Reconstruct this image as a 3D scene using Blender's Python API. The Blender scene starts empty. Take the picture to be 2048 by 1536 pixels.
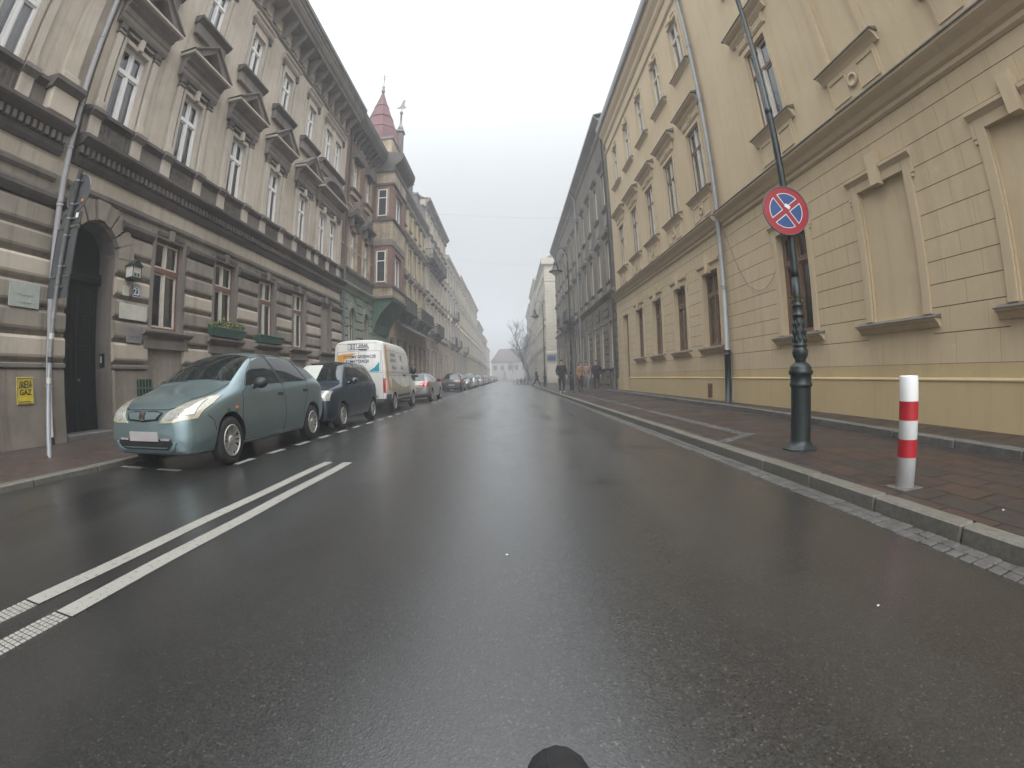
import bpy, bmesh, math, random
from math import pi, sin, cos, radians, hypot, atan2
from mathutils import Vector, Matrix
from mathutils.bvhtree import BVHTree
S = bpy.context.scene
C = S.collection
R = random.Random(7)

# ------------------------------------------------------------------ camera, sky, sun, exposure
CAM_Z = 1.13
cd = bpy.data.cameras.new('camera')
cam = bpy.data.objects.new('camera', cd)
C.objects.link(cam)
S.camera = cam
cam.location = (0, 0, CAM_Z)
yaw, pitch, roll = .0035, -.0146, .0265
cam.rotation_euler = (Matrix.Rotation(-yaw, 3, 'Z') @ Matrix.Rotation(pitch, 3, 'X') @ Matrix.Rotation(roll, 3, 'Y') @ Matrix.Rotation(pi / 2, 3, 'X')).to_euler()
cd.type = 'PANO'                       # action-camera lens: strong barrel distortion
cd.panorama_type = 'FISHEYE_LENS_POLYNOMIAL'
cd.sensor_fit = 'HORIZONTAL'
cd.sensor_width = 36
cd.lens = 14
FM = 910 * 36 / 2048
cd.fisheye_polynomial_k0 = 0
cd.fisheye_polynomial_k1 = -1 / FM
cd.fisheye_polynomial_k2 = 0
cd.fisheye_polynomial_k3 = .033 / FM ** 3
cd.fisheye_polynomial_k4 = 0
cd.fisheye_fov = radians(175)
cd.clip_start = .02
cd.clip_end = 2000

W = bpy.data.worlds.new('World')
S.world = W
W.use_nodes = True
wt = W.node_tree
wt.nodes.clear()
wn = wt.nodes.new
sky = wn('ShaderNodeTexSky'); sky.sky_type = 'NISHITA'; sky.sun_disc = False
SUN_EL, SUN_AZ = radians(48), radians(172)
sky.sun_elevation = SUN_EL; sky.sun_rotation = SUN_AZ
hsv = wn('ShaderNodeHueSaturation'); hsv.inputs['Saturation'].default_value = .12
tc = wn('ShaderNodeTexCoord'); sx = wn('ShaderNodeSeparateXYZ')
SKY_LOW, SKY_TOP, SKY_GLOW = .44, 2.9, 3.5      # overcast: grey low down, brighter overhead; added glow behind us lights the facades
def wmath(op, a, b):
    n = wn('ShaderNodeMath'); n.operation = op
    for k, v in ((0, a), (1, b)):
        if isinstance(v, (int, float)): n.inputs[k].default_value = v
        else: wt.links.new(v, n.inputs[k])
    return n.outputs[0]
nz = wn('ShaderNodeTexNoise'); nz.inputs['Scale'].default_value = 2.2; nz.inputs['Detail'].default_value = 4
mr2 = wn('ShaderNodeMapRange'); mr2.inputs[3].default_value = .93; mr2.inputs[4].default_value = 1.07
mul = wn('ShaderNodeMath'); mul.operation = 'MULTIPLY'
sc = wn('ShaderNodeVectorMath'); sc.operation = 'SCALE'; sc.inputs[0].default_value = (5.95, 6.2, 6.4)
mx = wn('ShaderNodeMix'); mx.data_type = 'RGBA'; mx.inputs[0].default_value = .86
bg = wn('ShaderNodeBackground'); bg.inputs[1].default_value = .1
ow = wn('ShaderNodeOutputWorld')
L = wt.links.new
L(sky.outputs[0], hsv.inputs['Color']); L(tc.outputs['Generated'], sx.inputs[0])
L(tc.outputs['Generated'], nz.inputs['Vector']); L(nz.outputs[0], mr2.inputs[0])
zc = wmath('MAXIMUM', sx.outputs[2], 0)
dt = wn('ShaderNodeVectorMath'); dt.operation = 'DOT_PRODUCT'
dt.inputs[1].default_value = (sin(SUN_AZ) * cos(SUN_EL), cos(SUN_AZ) * cos(SUN_EL), sin(SUN_EL))
L(tc.outputs['Generated'], dt.inputs[0])
gl = wmath('MULTIPLY', wmath('POWER', wmath('MAXIMUM', dt.outputs['Value'], 0), 2.5), SKY_GLOW)
lum = wmath('ADD', wmath('ADD', wmath('MULTIPLY', wmath('POWER', zc, 2.6), SKY_TOP), SKY_LOW), gl)
L(lum, mul.inputs[0]); L(mr2.outputs[0], mul.inputs[1]); L(mul.outputs[0], sc.inputs['Scale'])
L(hsv.outputs[0], mx.inputs[6]); L(sc.outputs[0], mx.inputs[7]); L(mx.outputs[2], bg.inputs[0]); L(bg.outputs[0], ow.inputs[0])

sd = bpy.data.lights.new('sun', 'SUN'); sd.energy = .8; sd.angle = radians(25); sd.color = (1, .96, .9)
so = bpy.data.objects.new('sun', sd); C.objects.link(so)
dsun = Vector((sin(SUN_AZ) * cos(SUN_EL), cos(SUN_AZ) * cos(SUN_EL), sin(SUN_EL)))
so.rotation_euler = dsun.to_track_quat('Z', 'Y').to_euler()
S.view_settings.view_transform = 'Standard'
S.view_settings.look = 'None'
S.view_settings.exposure = .85
S.view_settings.gamma = 1
S.cycles.max_bounces = 8
S.cycles.diffuse_bounces = 4
S.cycles.transparent_max_bounces = 12
S.cycles.volume_bounces = 1
S.cycles.use_denoising = True
S.cycles.sample_clamp_indirect = 5

# ------------------------------------------------------------------ materials
MATS = {}
def nodes(name):
    m = bpy.data.materials.new(name); m.use_nodes = True
    t = m.node_tree
    b = t.nodes['Principled BSDF']
    return m, t, b, t.nodes.new, t.links.new

def noise(t, vec, scale, detail=4, rough=.6):
    n = t.nodes.new('ShaderNodeTexNoise')
    n.inputs['Scale'].default_value = scale; n.inputs['Detail'].default_value = detail; n.inputs['Roughness'].default_value = rough
    t.links.new(vec, n.inputs['Vector'])
    return n.outputs['Fac']

def ramp(t, fac, lo, hi, a=0., b=1.):
    r = t.nodes.new('ShaderNodeMapRange')
    r.inputs[1].default_value = lo; r.inputs[2].default_value = hi; r.inputs[3].default_value = a; r.inputs[4].default_value = b
    t.links.new(fac, r.inputs[0]); return r.outputs[0]

def mixc(t, fac, a, b, mode='MIX'):
    m = t.nodes.new('ShaderNodeMix'); m.data_type = 'RGBA'; m.blend_type = mode; m.clamp_factor = True
    for i, v in ((0, fac), (6, a), (7, b)):
        if isinstance(v, (int, float)): m.inputs[i].default_value = v
        elif isinstance(v, tuple): m.inputs[i].default_value = (*v[:3], 1)
        else: t.links.new(v, m.inputs[i])
    return m.outputs[2]

def scaled(t, vec, s):
    m = t.nodes.new('ShaderNodeVectorMath'); m.operation = 'MULTIPLY'; m.inputs[1].default_value = s
    t.links.new(vec, m.inputs[0]); return m.outputs[0]

def bump(t, b, h, strength=.3, dist=.02):
    n = t.nodes.new('ShaderNodeBump'); n.inputs['Strength'].default_value = strength; n.inputs['Distance'].default_value = dist
    t.links.new(h, n.inputs['Height']); t.links.new(n.outputs[0], b.inputs['Normal'])

def pos(t):
    return t.nodes.new('ShaderNodeNewGeometry').outputs['Position']

def plaster(name, col, dirt, amt=.6, rough=.9, streak=.5, grain=.12, big=.5, bmp=.25):
    """weathered plaster: blotches, rain streaks and peeled patches of their own shape"""
    m, t, b, N, L = nodes(name)
    p = pos(t)
    n1 = noise(t, p, big, 6, .65)
    n2 = noise(t, p, 3.2, 5, .7)
    st = noise(t, scaled(t, p, (5, 5, .35)), 1.0, 4, .6)
    fine = noise(t, p, 38, 3, .6)
    c = mixc(t, ramp(t, n1, .42, .68, 0, amt), col, dirt)
    c = mixc(t, ramp(t, st, .5, .72, 0, streak), c, tuple(x * .55 for x in dirt))
    c = mixc(t, ramp(t, n2, .56, .75, 0, .35), c, tuple(min(1, x * 1.22) for x in col))
    c = mixc(t, ramp(t, fine, .3, .7, 0, grain), c, tuple(x * .45 for x in col))
    L(c, b.inputs['Base Color']); b.inputs['Roughness'].default_value = rough
    b.inputs['Specular IOR Level'].default_value = .25
    bump(t, b, fine, bmp, .006)
    return m

def plain(name, col, rough=.5, metal=0., var=.12, scale=8., coat=0., spec=.5, bmp=0., dirt=None, dscale=2.5, damt=.5):
    m, t, b, N, L = nodes(name)
    p = pos(t)
    n = noise(t, p, scale, 5, .65)
    c = mixc(t, ramp(t, n, .3, .7), tuple(x * (1 - var) for x in col), tuple(min(1, x * (1 + var)) for x in col))
    if dirt:
        d = noise(t, p, dscale, 6, .7)
        c = mixc(t, ramp(t, d, .45, .7, 0, damt), c, dirt)
    L(c, b.inputs['Base Color'])
    L(ramp(t, n, .3, .7, max(.02, rough * .85), min(1, rough * 1.15)), b.inputs['Roughness'])
    b.inputs['Metallic'].default_value = metal
    b.inputs['Specular IOR Level'].default_value = spec
    b.inputs['Coat Weight'].default_value = coat; b.inputs['Coat Roughness'].default_value = .06
    if bmp: bump(t, b, n, bmp, .01)
    return m

def paint(name, col, metal=.35, rough=.38, dirty=.25):
    """car paint with a clear coat, road film speckle"""
    m, t, b, N, L = nodes(name)
    p = pos(t)
    n = noise(t, p, 4, 6, .7); f = noise(t, p, 60, 2, .5)
    if col is None:
        oi = N('ShaderNodeObjectInfo'); base = oi.outputs['Color']
    else: base = tuple(col)
    c = mixc(t, ramp(t, n, .4, .75, 0, dirty), base, (.16, .155, .14))
    c = mixc(t, ramp(t, f, .58, .75, 0, dirty * .6), c, (.2, .19, .18))
    L(c, b.inputs['Base Color']); b.inputs['Metallic'].default_value = metal
    L(ramp(t, n, .3, .7, rough * .8, rough * 1.3), b.inputs['Roughness'])
    b.inputs['Coat Weight'].default_value = .8
    L(ramp(t, n, .3, .75, .04, .16), b.inputs['Coat Roughness'])
    return m

def glass(name, tint=(.72, .76, .78), boost=2.3):
    m, t, b, N, L = nodes(name)
    t.nodes.remove(b)
    tr = N('ShaderNodeBsdfTransparent'); tr.inputs[0].default_value = (*tint, 1)
    gl = N('ShaderNodeBsdfGlossy'); gl.inputs['Roughness'].default_value = .03
    fr = N('ShaderNodeFresnel'); fr.inputs[0].default_value = 1.55
    mm = N('ShaderNodeMath'); mm.operation = 'MULTIPLY'; mm.inputs[1].default_value = boost; mm.use_clamp = True
    bn = N('ShaderNodeBump'); bn.inputs['Strength'].default_value = .04; bn.inputs['Distance'].default_value = .05
    L(noise(t, pos(t), 1.7, 2), bn.inputs['Height']); L(bn.outputs[0], gl.inputs['Normal'])
    ms = N('ShaderNodeMixShader')
    L(fr.outputs[0], mm.inputs[0]); L(mm.outputs[0], ms.inputs[0]); L(tr.outputs[0], ms.inputs[1]); L(gl.outputs[0], ms.inputs[2])
    L(ms.outputs[0], t.nodes['Material Output'].inputs[0])
    return m

def brickmat(name, c1, c2, mortar, bw, bh, axes, rough=.9, msize=.012, dirt=None, damt=.4, bmp=.4, spec=.3, offset=.5, wet=None, mdark=.9):
    """axes: which world axes run along (u, v)"""
    m, t, b, N, L = nodes(name)
    p = pos(t)
    s = N('ShaderNodeSeparateXYZ'); L(p, s.inputs[0]); cb = N('ShaderNodeCombineXYZ')
    L(s.outputs[axes[0]], cb.inputs[0]); L(s.outputs[axes[1]], cb.inputs[1])
    br = N('ShaderNodeTexBrick')
    br.offset = offset
    br.inputs['Color1'].default_value = (*c1, 1); br.inputs['Color2'].default_value = (*c2, 1); br.inputs['Mortar'].default_value = (*mortar, 1)
    br.inputs['Scale'].default_value = 1; br.inputs['Mortar Size'].default_value = msize; br.inputs['Brick Width'].default_value = bw; br.inputs['Row Height'].default_value = bh
    br.inputs['Mortar Smooth'].default_value = .3
    L(cb.outputs[0], br.inputs['Vector'])
    c = br.outputs['Color']
    n = noise(t, p, 1.1, 6, .7); f = noise(t, p, 30, 4, .6)
    c = mixc(t, ramp(t, f, .35, .7, 0, .35), c, tuple(x * .5 for x in c1))
    if dirt: c = mixc(t, ramp(t, n, .42, .7, 0, damt), c, dirt)
    L(c, b.inputs['Base Color'])
    if wet: L(ramp(t, n, .35, .65, wet[0], wet[1]), b.inputs['Roughness'])
    else: b.inputs['Roughness'].default_value = rough
    b.inputs['Specular IOR Level'].default_value = spec
    inv = N('ShaderNodeMath'); inv.operation = 'MULTIPLY_ADD'; inv.inputs[1].default_value = -1; inv.inputs[2].default_value = 1
    L(br.outputs['Fac'], inv.inputs[0])
    ad = N('ShaderNodeMath'); ad.operation = 'MULTIPLY_ADD'; ad.inputs[1].default_value = .25
    L(f, ad.inputs[0]); L(inv.outputs[0], ad.inputs[2])
    bump(t, b, ad.outputs[0], bmp, .012)
    return m

def asphalt():
    m, t, b, N, L = nodes('wet_asphalt')
    p = pos(t)
    agg = N('ShaderNodeTexVoronoi'); agg.inputs['Scale'].default_value = 115; L(p, agg.inputs['Vector'])
    sep = N('ShaderNodeSeparateColor'); L(agg.outputs['Color'], sep.inputs[0])
    big = noise(t, scaled(t, p, (1, .16, 1)), .75, 5, .6)
    mid = noise(t, scaled(t, p, (1, .4, 1)), 2.2, 5, .65)
    fine = noise(t, p, 70, 3, .6)
    blot = noise(t, p, .55, 4, .55)
    c = mixc(t, ramp(t, sep.outputs[0], .2, 1., 0, 1), (.006, .0063, .007), (.030, .0293, .028))
    c = mixc(t, ramp(t, sep.outputs[1], .95, .985, 0, .5), c, (.13, .12, .105))
    c = mixc(t, ramp(t, big, .42, .66, 0, .5), c, (.017, .016, .015))
    c = mixc(t, ramp(t, blot, .5, .75, 0, .4), c, (.012, .012, .0135))
    # dull patches where the surface has dried or been mended
    wob = N('ShaderNodeTexNoise'); wob.inputs['Scale'].default_value = 2.6; wob.inputs['Detail'].default_value = 4; L(p, wob.inputs['Vector'])
    wv = N('ShaderNodeVectorMath'); wv.operation = 'MULTIPLY_ADD'; wv.inputs[1].default_value = (.7, .9, 0); L(wob.outputs['Color'], wv.inputs[0]); L(p, wv.inputs[2])
    spots = None
    for (x, y, sx_, sy_) in ((.98, 4.6, .34, .20), (.86, 5.6, .2, .14), (.95, 12.6, .22, 1.3), (1.15, 9.2, .3, .5), (.9, 17.5, .28, 2.6), (1.9, 6.8, .5, .22), (-1.1, 14, .3, 2)):
        sb = N('ShaderNodeVectorMath'); sb.operation = 'SUBTRACT'; sb.inputs[1].default_value = (x + .35, y + .45, 0); L(wv.outputs[0], sb.inputs[0])
        sl = N('ShaderNodeVectorMath'); sl.operation = 'MULTIPLY'; sl.inputs[1].default_value = (1 / sx_, 1 / sy_, 0); L(sb.outputs[0], sl.inputs[0])
        ln = N('ShaderNodeVectorMath'); ln.operation = 'LENGTH'; L(sl.outputs[0], ln.inputs[0])
        v = ramp(t, ln.outputs['Value'], .45, 1.25, 1, 0)
        if spots is None: spots = v
        else:
            mm = N('ShaderNodeMath'); mm.operation = 'MAXIMUM'; L(spots, mm.inputs[0]); L(v, mm.inputs[1]); spots = mm.outputs[0]
    sp6 = ramp(t, spots, 0, 1, 0, .4)
    c = mixc(t, sp6, c, (.013, .0125, .012))
    # wheel tracks: two worn lanes, paler and a little rougher than the crown between them
    sxx = N('ShaderNodeSeparateXYZ'); L(wv.outputs[0], sxx.inputs[0])
    wl = N('ShaderNodeMath'); wl.operation = 'MULTIPLY_ADD'; wl.inputs[1].default_value = 3.9; wl.inputs[2].default_value = 1.2; L(sxx.outputs[0], wl.inputs[0])
    ws_ = N('ShaderNodeMath'); ws_.operation = 'SINE'; L(wl.outputs[0], ws_.inputs[0])
    track = ramp(t, ws_.outputs[0], .1, 1., 0, 1)
    c = mixc(t, ramp(t, track, 0, 1, 0, .35), c, (.030, .0295, .028))
    L(c, b.inputs['Base Color'])
    L(ramp(t, spots, 0, 1, 1., .6), b.inputs['Specular IOR Level']); L(ramp(t, spots, 0, 1, .6, .2), b.inputs['Coat Weight']); b.inputs['IOR'].default_value = 1.5
    r1 = ramp(t, big, .36, .64, .285, .345)
    r2 = ramp(t, mid, .35, .7, -.015, .02)
    ad = N('ShaderNodeMath'); ad.operation = 'ADD'; L(r1, ad.inputs[0]); L(r2, ad.inputs[1])
    ad2 = N('ShaderNodeMath'); ad2.operation = 'MULTIPLY_ADD'; ad2.inputs[1].default_value = .035; L(track, ad2.inputs[0]); L(ad.outputs[0], ad2.inputs[2])
    gr = N('ShaderNodeMath'); gr.operation = 'ADD'; L(ad2.outputs[0], gr.inputs[0]); L(ramp(t, fine, .3, .7, -.05, .05), gr.inputs[1])
    L(gr.outputs[0], b.inputs['Roughness'])
    b.inputs['Coat Roughness'].default_value = .25; b.inputs['Coat IOR'].default_value = 1.4
    h = N('ShaderNodeMath'); h.operation = 'MULTIPLY_ADD'; h.inputs[1].default_value = .6
    L(agg.outputs['Distance'], h.inputs[0]); L(fine, h.inputs[2])
    bump(t, b, h.outputs[0], .26, .004)
    return m

def roadpaint():
    m, t, b, N, L = nodes('road_paint')
    p = pos(t)
    n = noise(t, p, 26, 5, .75); g = noise(t, p, 2.2, 4, .6); f = noise(t, p, 120, 2)
    c = mixc(t, ramp(t, g, .35, .7, 0, .5), (.30, .29, .262), (.21, .205, .187))
    c = mixc(t, ramp(t, n, .55, .68, 0, .8), c, (.06, .06, .058))
    c = mixc(t, ramp(t, f, .5, .7, 0, .3), c, (.25, .245, .23))
    L(c, b.inputs['Base Color']); b.inputs['Roughness'].default_value = .5
    bump(t, b, f, .3, .004)
    return m

def curtainmat():
    return plain('curtain_cloth', (.66, .67, .67), .9, var=.12, scale=3)

M = {}
M['asphalt'] = asphalt()
M['paint_line'] = roadpaint()
M['setts'] = plain('granite_setts', (.088, .084, .078), .55, var=.4, scale=6, bmp=.4, dirt=(.04, .038, .035), dscale=1.5, damt=.7)
M['kerb'] = plain('granite_kerb', (.13, .122, .105), .5, var=.25, scale=22, bmp=.3, dirt=(.075, .085, .05), dscale=1.1, damt=.55)
M['kerb_dark'] = plain('old_stone_kerb', (.11, .105, .095), .6, var=.3, scale=14, bmp=.3, dirt=(.05, .05, .045), dscale=1.3, damt=.6)
M['pavers'] = brickmat('wet_red_pavers', (.062, .037, .030), (.033, .031, .031), (.011, .0105, .010), .50, .35, (1, 0), msize=.015, dirt=(.036, .031, .029), damt=.22, bmp=.5, spec=.35, wet=(.36, .58))
M['pavers_l'] = brickmat('red_brick_pavement', (.080, .045, .036), (.06, .045, .038), (.03, .027, .025), .30, .2, (1, 0), msize=.012, dirt=(.05, .042, .038), damt=.55, bmp=.5, spec=.5, wet=(.35, .6))
M['ground'] = plain('earth', (.09, .085, .075), .9, var=.3, scale=.5)
# left grey house
M['gw'] = plaster('grimy_beige_plaster', (.475, .415, .345), (.30, .255, .205), .75, streak=.42)
M['gw2'] = plaster('grimy_grey_stucco', (.285, .252, .21), (.145, .125, .102), .8, streak=.5)
M['gt'] = plaster('sooty_stone_trim', (.20, .175, .155), (.105, .092, .085), .8, streak=.35, bmp=.4)
M['gd'] = plaster('black_crusted_stone', (.115, .10, .092), (.055, .05, .047), .8, streak=.35, bmp=.5)
M['gl'] = plaster('pale_stone_trim', (.46, .41, .35), (.31, .27, .225), .6, streak=.35)
M['relief'] = plaster('sooty_relief', (.13, .115, .10), (.05, .046, .042), .9, big=9, streak=.2, bmp=.9)
# brick house
M['brick'] = brickmat('red_brick_wall', (.235, .12, .09), (.18, .10, .08), (.21, .17, .14), .26, .075, (1, 2), msize=.01, dirt=(.11, .075, .062), damt=.5)
M['brickx'] = brickmat('red_brick_side', (.215, .11, .085), (.16, .09, .075), (.2, .16, .13), .26, .075, (0, 2), msize=.01, dirt=(.11, .075, .062), damt=.5)
M['greenp'] = plaster('green_grey_plaster', (.23, .265, .215), (.135, .155, .125), .6, streak=.45)
M['greend'] = plaster('mossy_green_stucco', (.075, .125, .09), (.04, .07, .05), .6, streak=.4)
M['sand'] = plaster('stained_sandstone', (.38, .31, .22), (.12, .10, .085), .8, big=1.2, streak=.45)
# yellow house
M['yw'] = plaster('ochre_yellow_plaster', (.55, .437, .288), (.465, .362, .228), .65, streak=.22, grain=.05, bmp=.12)
M['yp'] = plaster('deep_yellow_plinth', (.50, .385, .215), (.42, .32, .18), .5, streak=.15, grain=.05, bmp=.12)
M['yt'] = plaster('yellow_plaster_trim', (.53, .42, .28), (.435, .342, .225), .5, streak=.15, grain=.06)
M['yj'] = plain('dark_joint', (.16, .115, .07), .95)
M['tin'] = plain('grey_sheet_metal', (.18, .17, .16), .5, metal=.4, var=.2, dirt=(.09, .08, .07))
M['zinc'] = plain('zinc_pipe', (.27, .268, .272), .5, metal=.3, var=.15, scale=5, dirt=(.2, .19, .18))
M['whitepipe'] = plain('pale_grey_pipe', (.29, .28, .29), .55, var=.12, scale=4, dirt=(.24, .22, .2))
M['iron'] = plain('black_cast_iron', (.018, .024, .025), .42, metal=.25, var=.3, scale=18, bmp=.25, spec=.6)
M['irong'] = plain('dark_green_grey_iron', (.016, .023, .024), .45, metal=.2, var=.25, scale=20, bmp=.3, spec=.6)
M['steel'] = plain('galvanised_steel', (.21, .22, .225), .5, metal=.45, var=.2, scale=9, dirt=(.2, .2, .19))
M['signback'] = plain('sign_back_aluminium', (.12, .125, .13), .5, metal=.5, var=.15, scale=3, dirt=(.13, .13, .13))
M['whitef'] = plain('white_window_frame', (.68, .67, .66), .45, var=.06, scale=5, dirt=(.5, .48, .45), damt=.4)
M['creamf'] = plain('cream_sash_paint', (.58, .54, .47), .55, var=.1, dirt=(.36, .32, .27))
M['brownf'] = plain('red_brown_window_wood', (.15, .072, .052), .6, var=.25, scale=12)
M['brownw'] = plain('brown_window_wood', (.17, .10, .065), .55, var=.2, scale=12)
M['glass'] = glass('window_glass')
M['glassd'] = plain('dark_window_pane', (.035, .04, .042), .06, var=.3, scale=1.5, spec=.9)
M['curtain'] = curtainmat()
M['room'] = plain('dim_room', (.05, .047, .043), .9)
M['door'] = plain('black_oak_door', (.008, .0085, .0085), .6, var=.4, scale=10, spec=.3)
M['rooft'] = plain('dark_roof_sheet', (.085, .08, .082), .55, metal=.2, var=.2)
M['red_roof'] = brickmat('old_red_roof_tiles', (.085, .055, .05), (.07, .05, .046), (.04, .03, .028), .3, .35, (0, 2), dirt=(.08, .055, .05), damt=.5)
M['spire'] = plain('faded_red_tin_roof', (.095, .026, .030), .65, var=.12, scale=3, dirt=(.08, .034, .036))
M['tyre'] = plain('tyre_rubber', (.018, .018, .019), .75, var=.3, scale=25, bmp=.2)
M['alloy'] = plain('silver_wheel_trim', (.50, .50, .49), .35, metal=.7, var=.1, dirt=(.2, .18, .16), damt=.4, dscale=9)
M['blackpl'] = plain('black_plastic', (.02, .021, .022), .5, var=.25, scale=30)
M['greypl'] = plain('grey_plastic', (.07, .072, .075), .6, var=.2, scale=20)
M['seam'] = plain('panel_gap', (.006, .006, .006), .9)
M['cglass'] = plain('car_glass', (.012, .016, .016), .045, var=.3, scale=3, spec=.8)
M['sunshade'] = plain('silver_sunshade_behind_glass', (.50, .53, .48), .12, var=.06, scale=3, coat=1.)
M['lens'] = plain('headlamp_lens', (.36, .36, .34), .1, metal=.25, var=.25, scale=14, coat=1.)
M['lensy'] = plain('yellowed_headlamp_lens', (.40, .375, .30), .16, metal=.15, var=.2, scale=9, coat=1.)
M['chrome'] = plain('chrome', (.7, .7, .71), .12, metal=1., var=.05)
M['amber'] = plain('amber_lens', (.55, .17, .03), .2, coat=.8)
M['redlens'] = plain('red_tail_lens', (.38, .018, .025), .15, var=.2, scale=20, coat=1.)
M['plate'] = plain('blank_number_plate', (.30, .275, .275), .5, var=.1, scale=6)
M['whitepaint'] = plain('white_gloss_paint', (.74, .74, .73), .42, var=.05, scale=5, dirt=(.5, .48, .45), damt=.35, dscale=5)
M['redpaint'] = plain('red_reflective_band', (.37, .013, .02), .4, var=.1)
M['bluesign'] = plain('blue_sign_film', (.014, .058, .19), .4, var=.08)
M['redsign'] = plain('red_sign_film', (.29, .010, .02), .4, var=.08)
M['whitesign'] = plain('white_sign_film', (.7, .7, .7), .4, var=.05)
M['navy'] = plain('navy_enamel', (.03, .045, .12), .3, var=.08)
M['yellowsign'] = plain('yellow_sign', (.60, .46, .03), .5, var=.1, dirt=(.4, .3, .05))
M['ink'] = plain('black_ink', (.012, .012, .012), .6)
M['plaqw'] = plain('white_stone_plaque', (.50, .485, .44), .5, var=.08, dirt=(.36, .34, .3))
M['plaqg'] = plain('grey_metal_plaque', (.26, .25, .26), .35, metal=.4, var=.15)
M['plaqt'] = plain('pale_green_glass_plaque', (.34, .37, .34), .25, var=.1, coat=.5)
M['planter'] = plain('green_planter_plastic', (.035, .095, .075), .45, var=.2, scale=10)
M['leaf'] = plain('leaf_green', (.07, .10, .03), .6, var=.5, scale=30)
M['leafy'] = plain('leaf_yellow', (.26, .23, .05), .6, var=.3, scale=30)
M['bark'] = plain('tree_bark', (.065, .057, .052), .9, var=.3, scale=15)
M['vanw'] = paint('van_white', (.66, .65, .62), 0., .4, .22)
M['vandirt'] = plain('road_film_on_white', (.36, .31, .24), .5, var=.2, scale=5)
M['orange'] = plain('orange_vinyl', (.58, .28, .04), .4, var=.1)
M['teal'] = plain('teal_vinyl', (.02, .27, .36), .4, var=.1)
M['textblue'] = plain('dark_blue_vinyl', (.04, .045, .11), .4)
M['greytext'] = plain('grey_vinyl', (.28, .28, .30), .5, var=.3, scale=14)
M['civic'] = paint('green_silver_metallic', (.20, .275, .29), .68, .33, .08)
M['panda'] = paint('dark_blue_metallic', (.005, .020, .037), .3, .34, .03)
M['bronze'] = paint('silver_bronze_metallic', (.27, .25, .23), .5, .36, .2)
M['blackcar'] = paint('black_car_paint', (.018, .022, .025), .2, .36, .2)
M['anycar'] = paint('car_paint', None, .35, .36, .2)
M['skin'] = plain('skin', (.45, .28, .21), .6, var=.1)
M['hair'] = plain('dark_hair', (.04, .028, .02), .6, var=.3)
M['cablec'] = plain('painted_cable', (.27, .21, .14), .7)
M['wire'] = plain('grey_wire', (.35, .36, .37), .5)
M['lampglass'] = plain('milky_lamp_glass', (.45, .45, .42), .3)
def cloth(name, col): return plain(name, col, .9, var=.2, scale=18)

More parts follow.
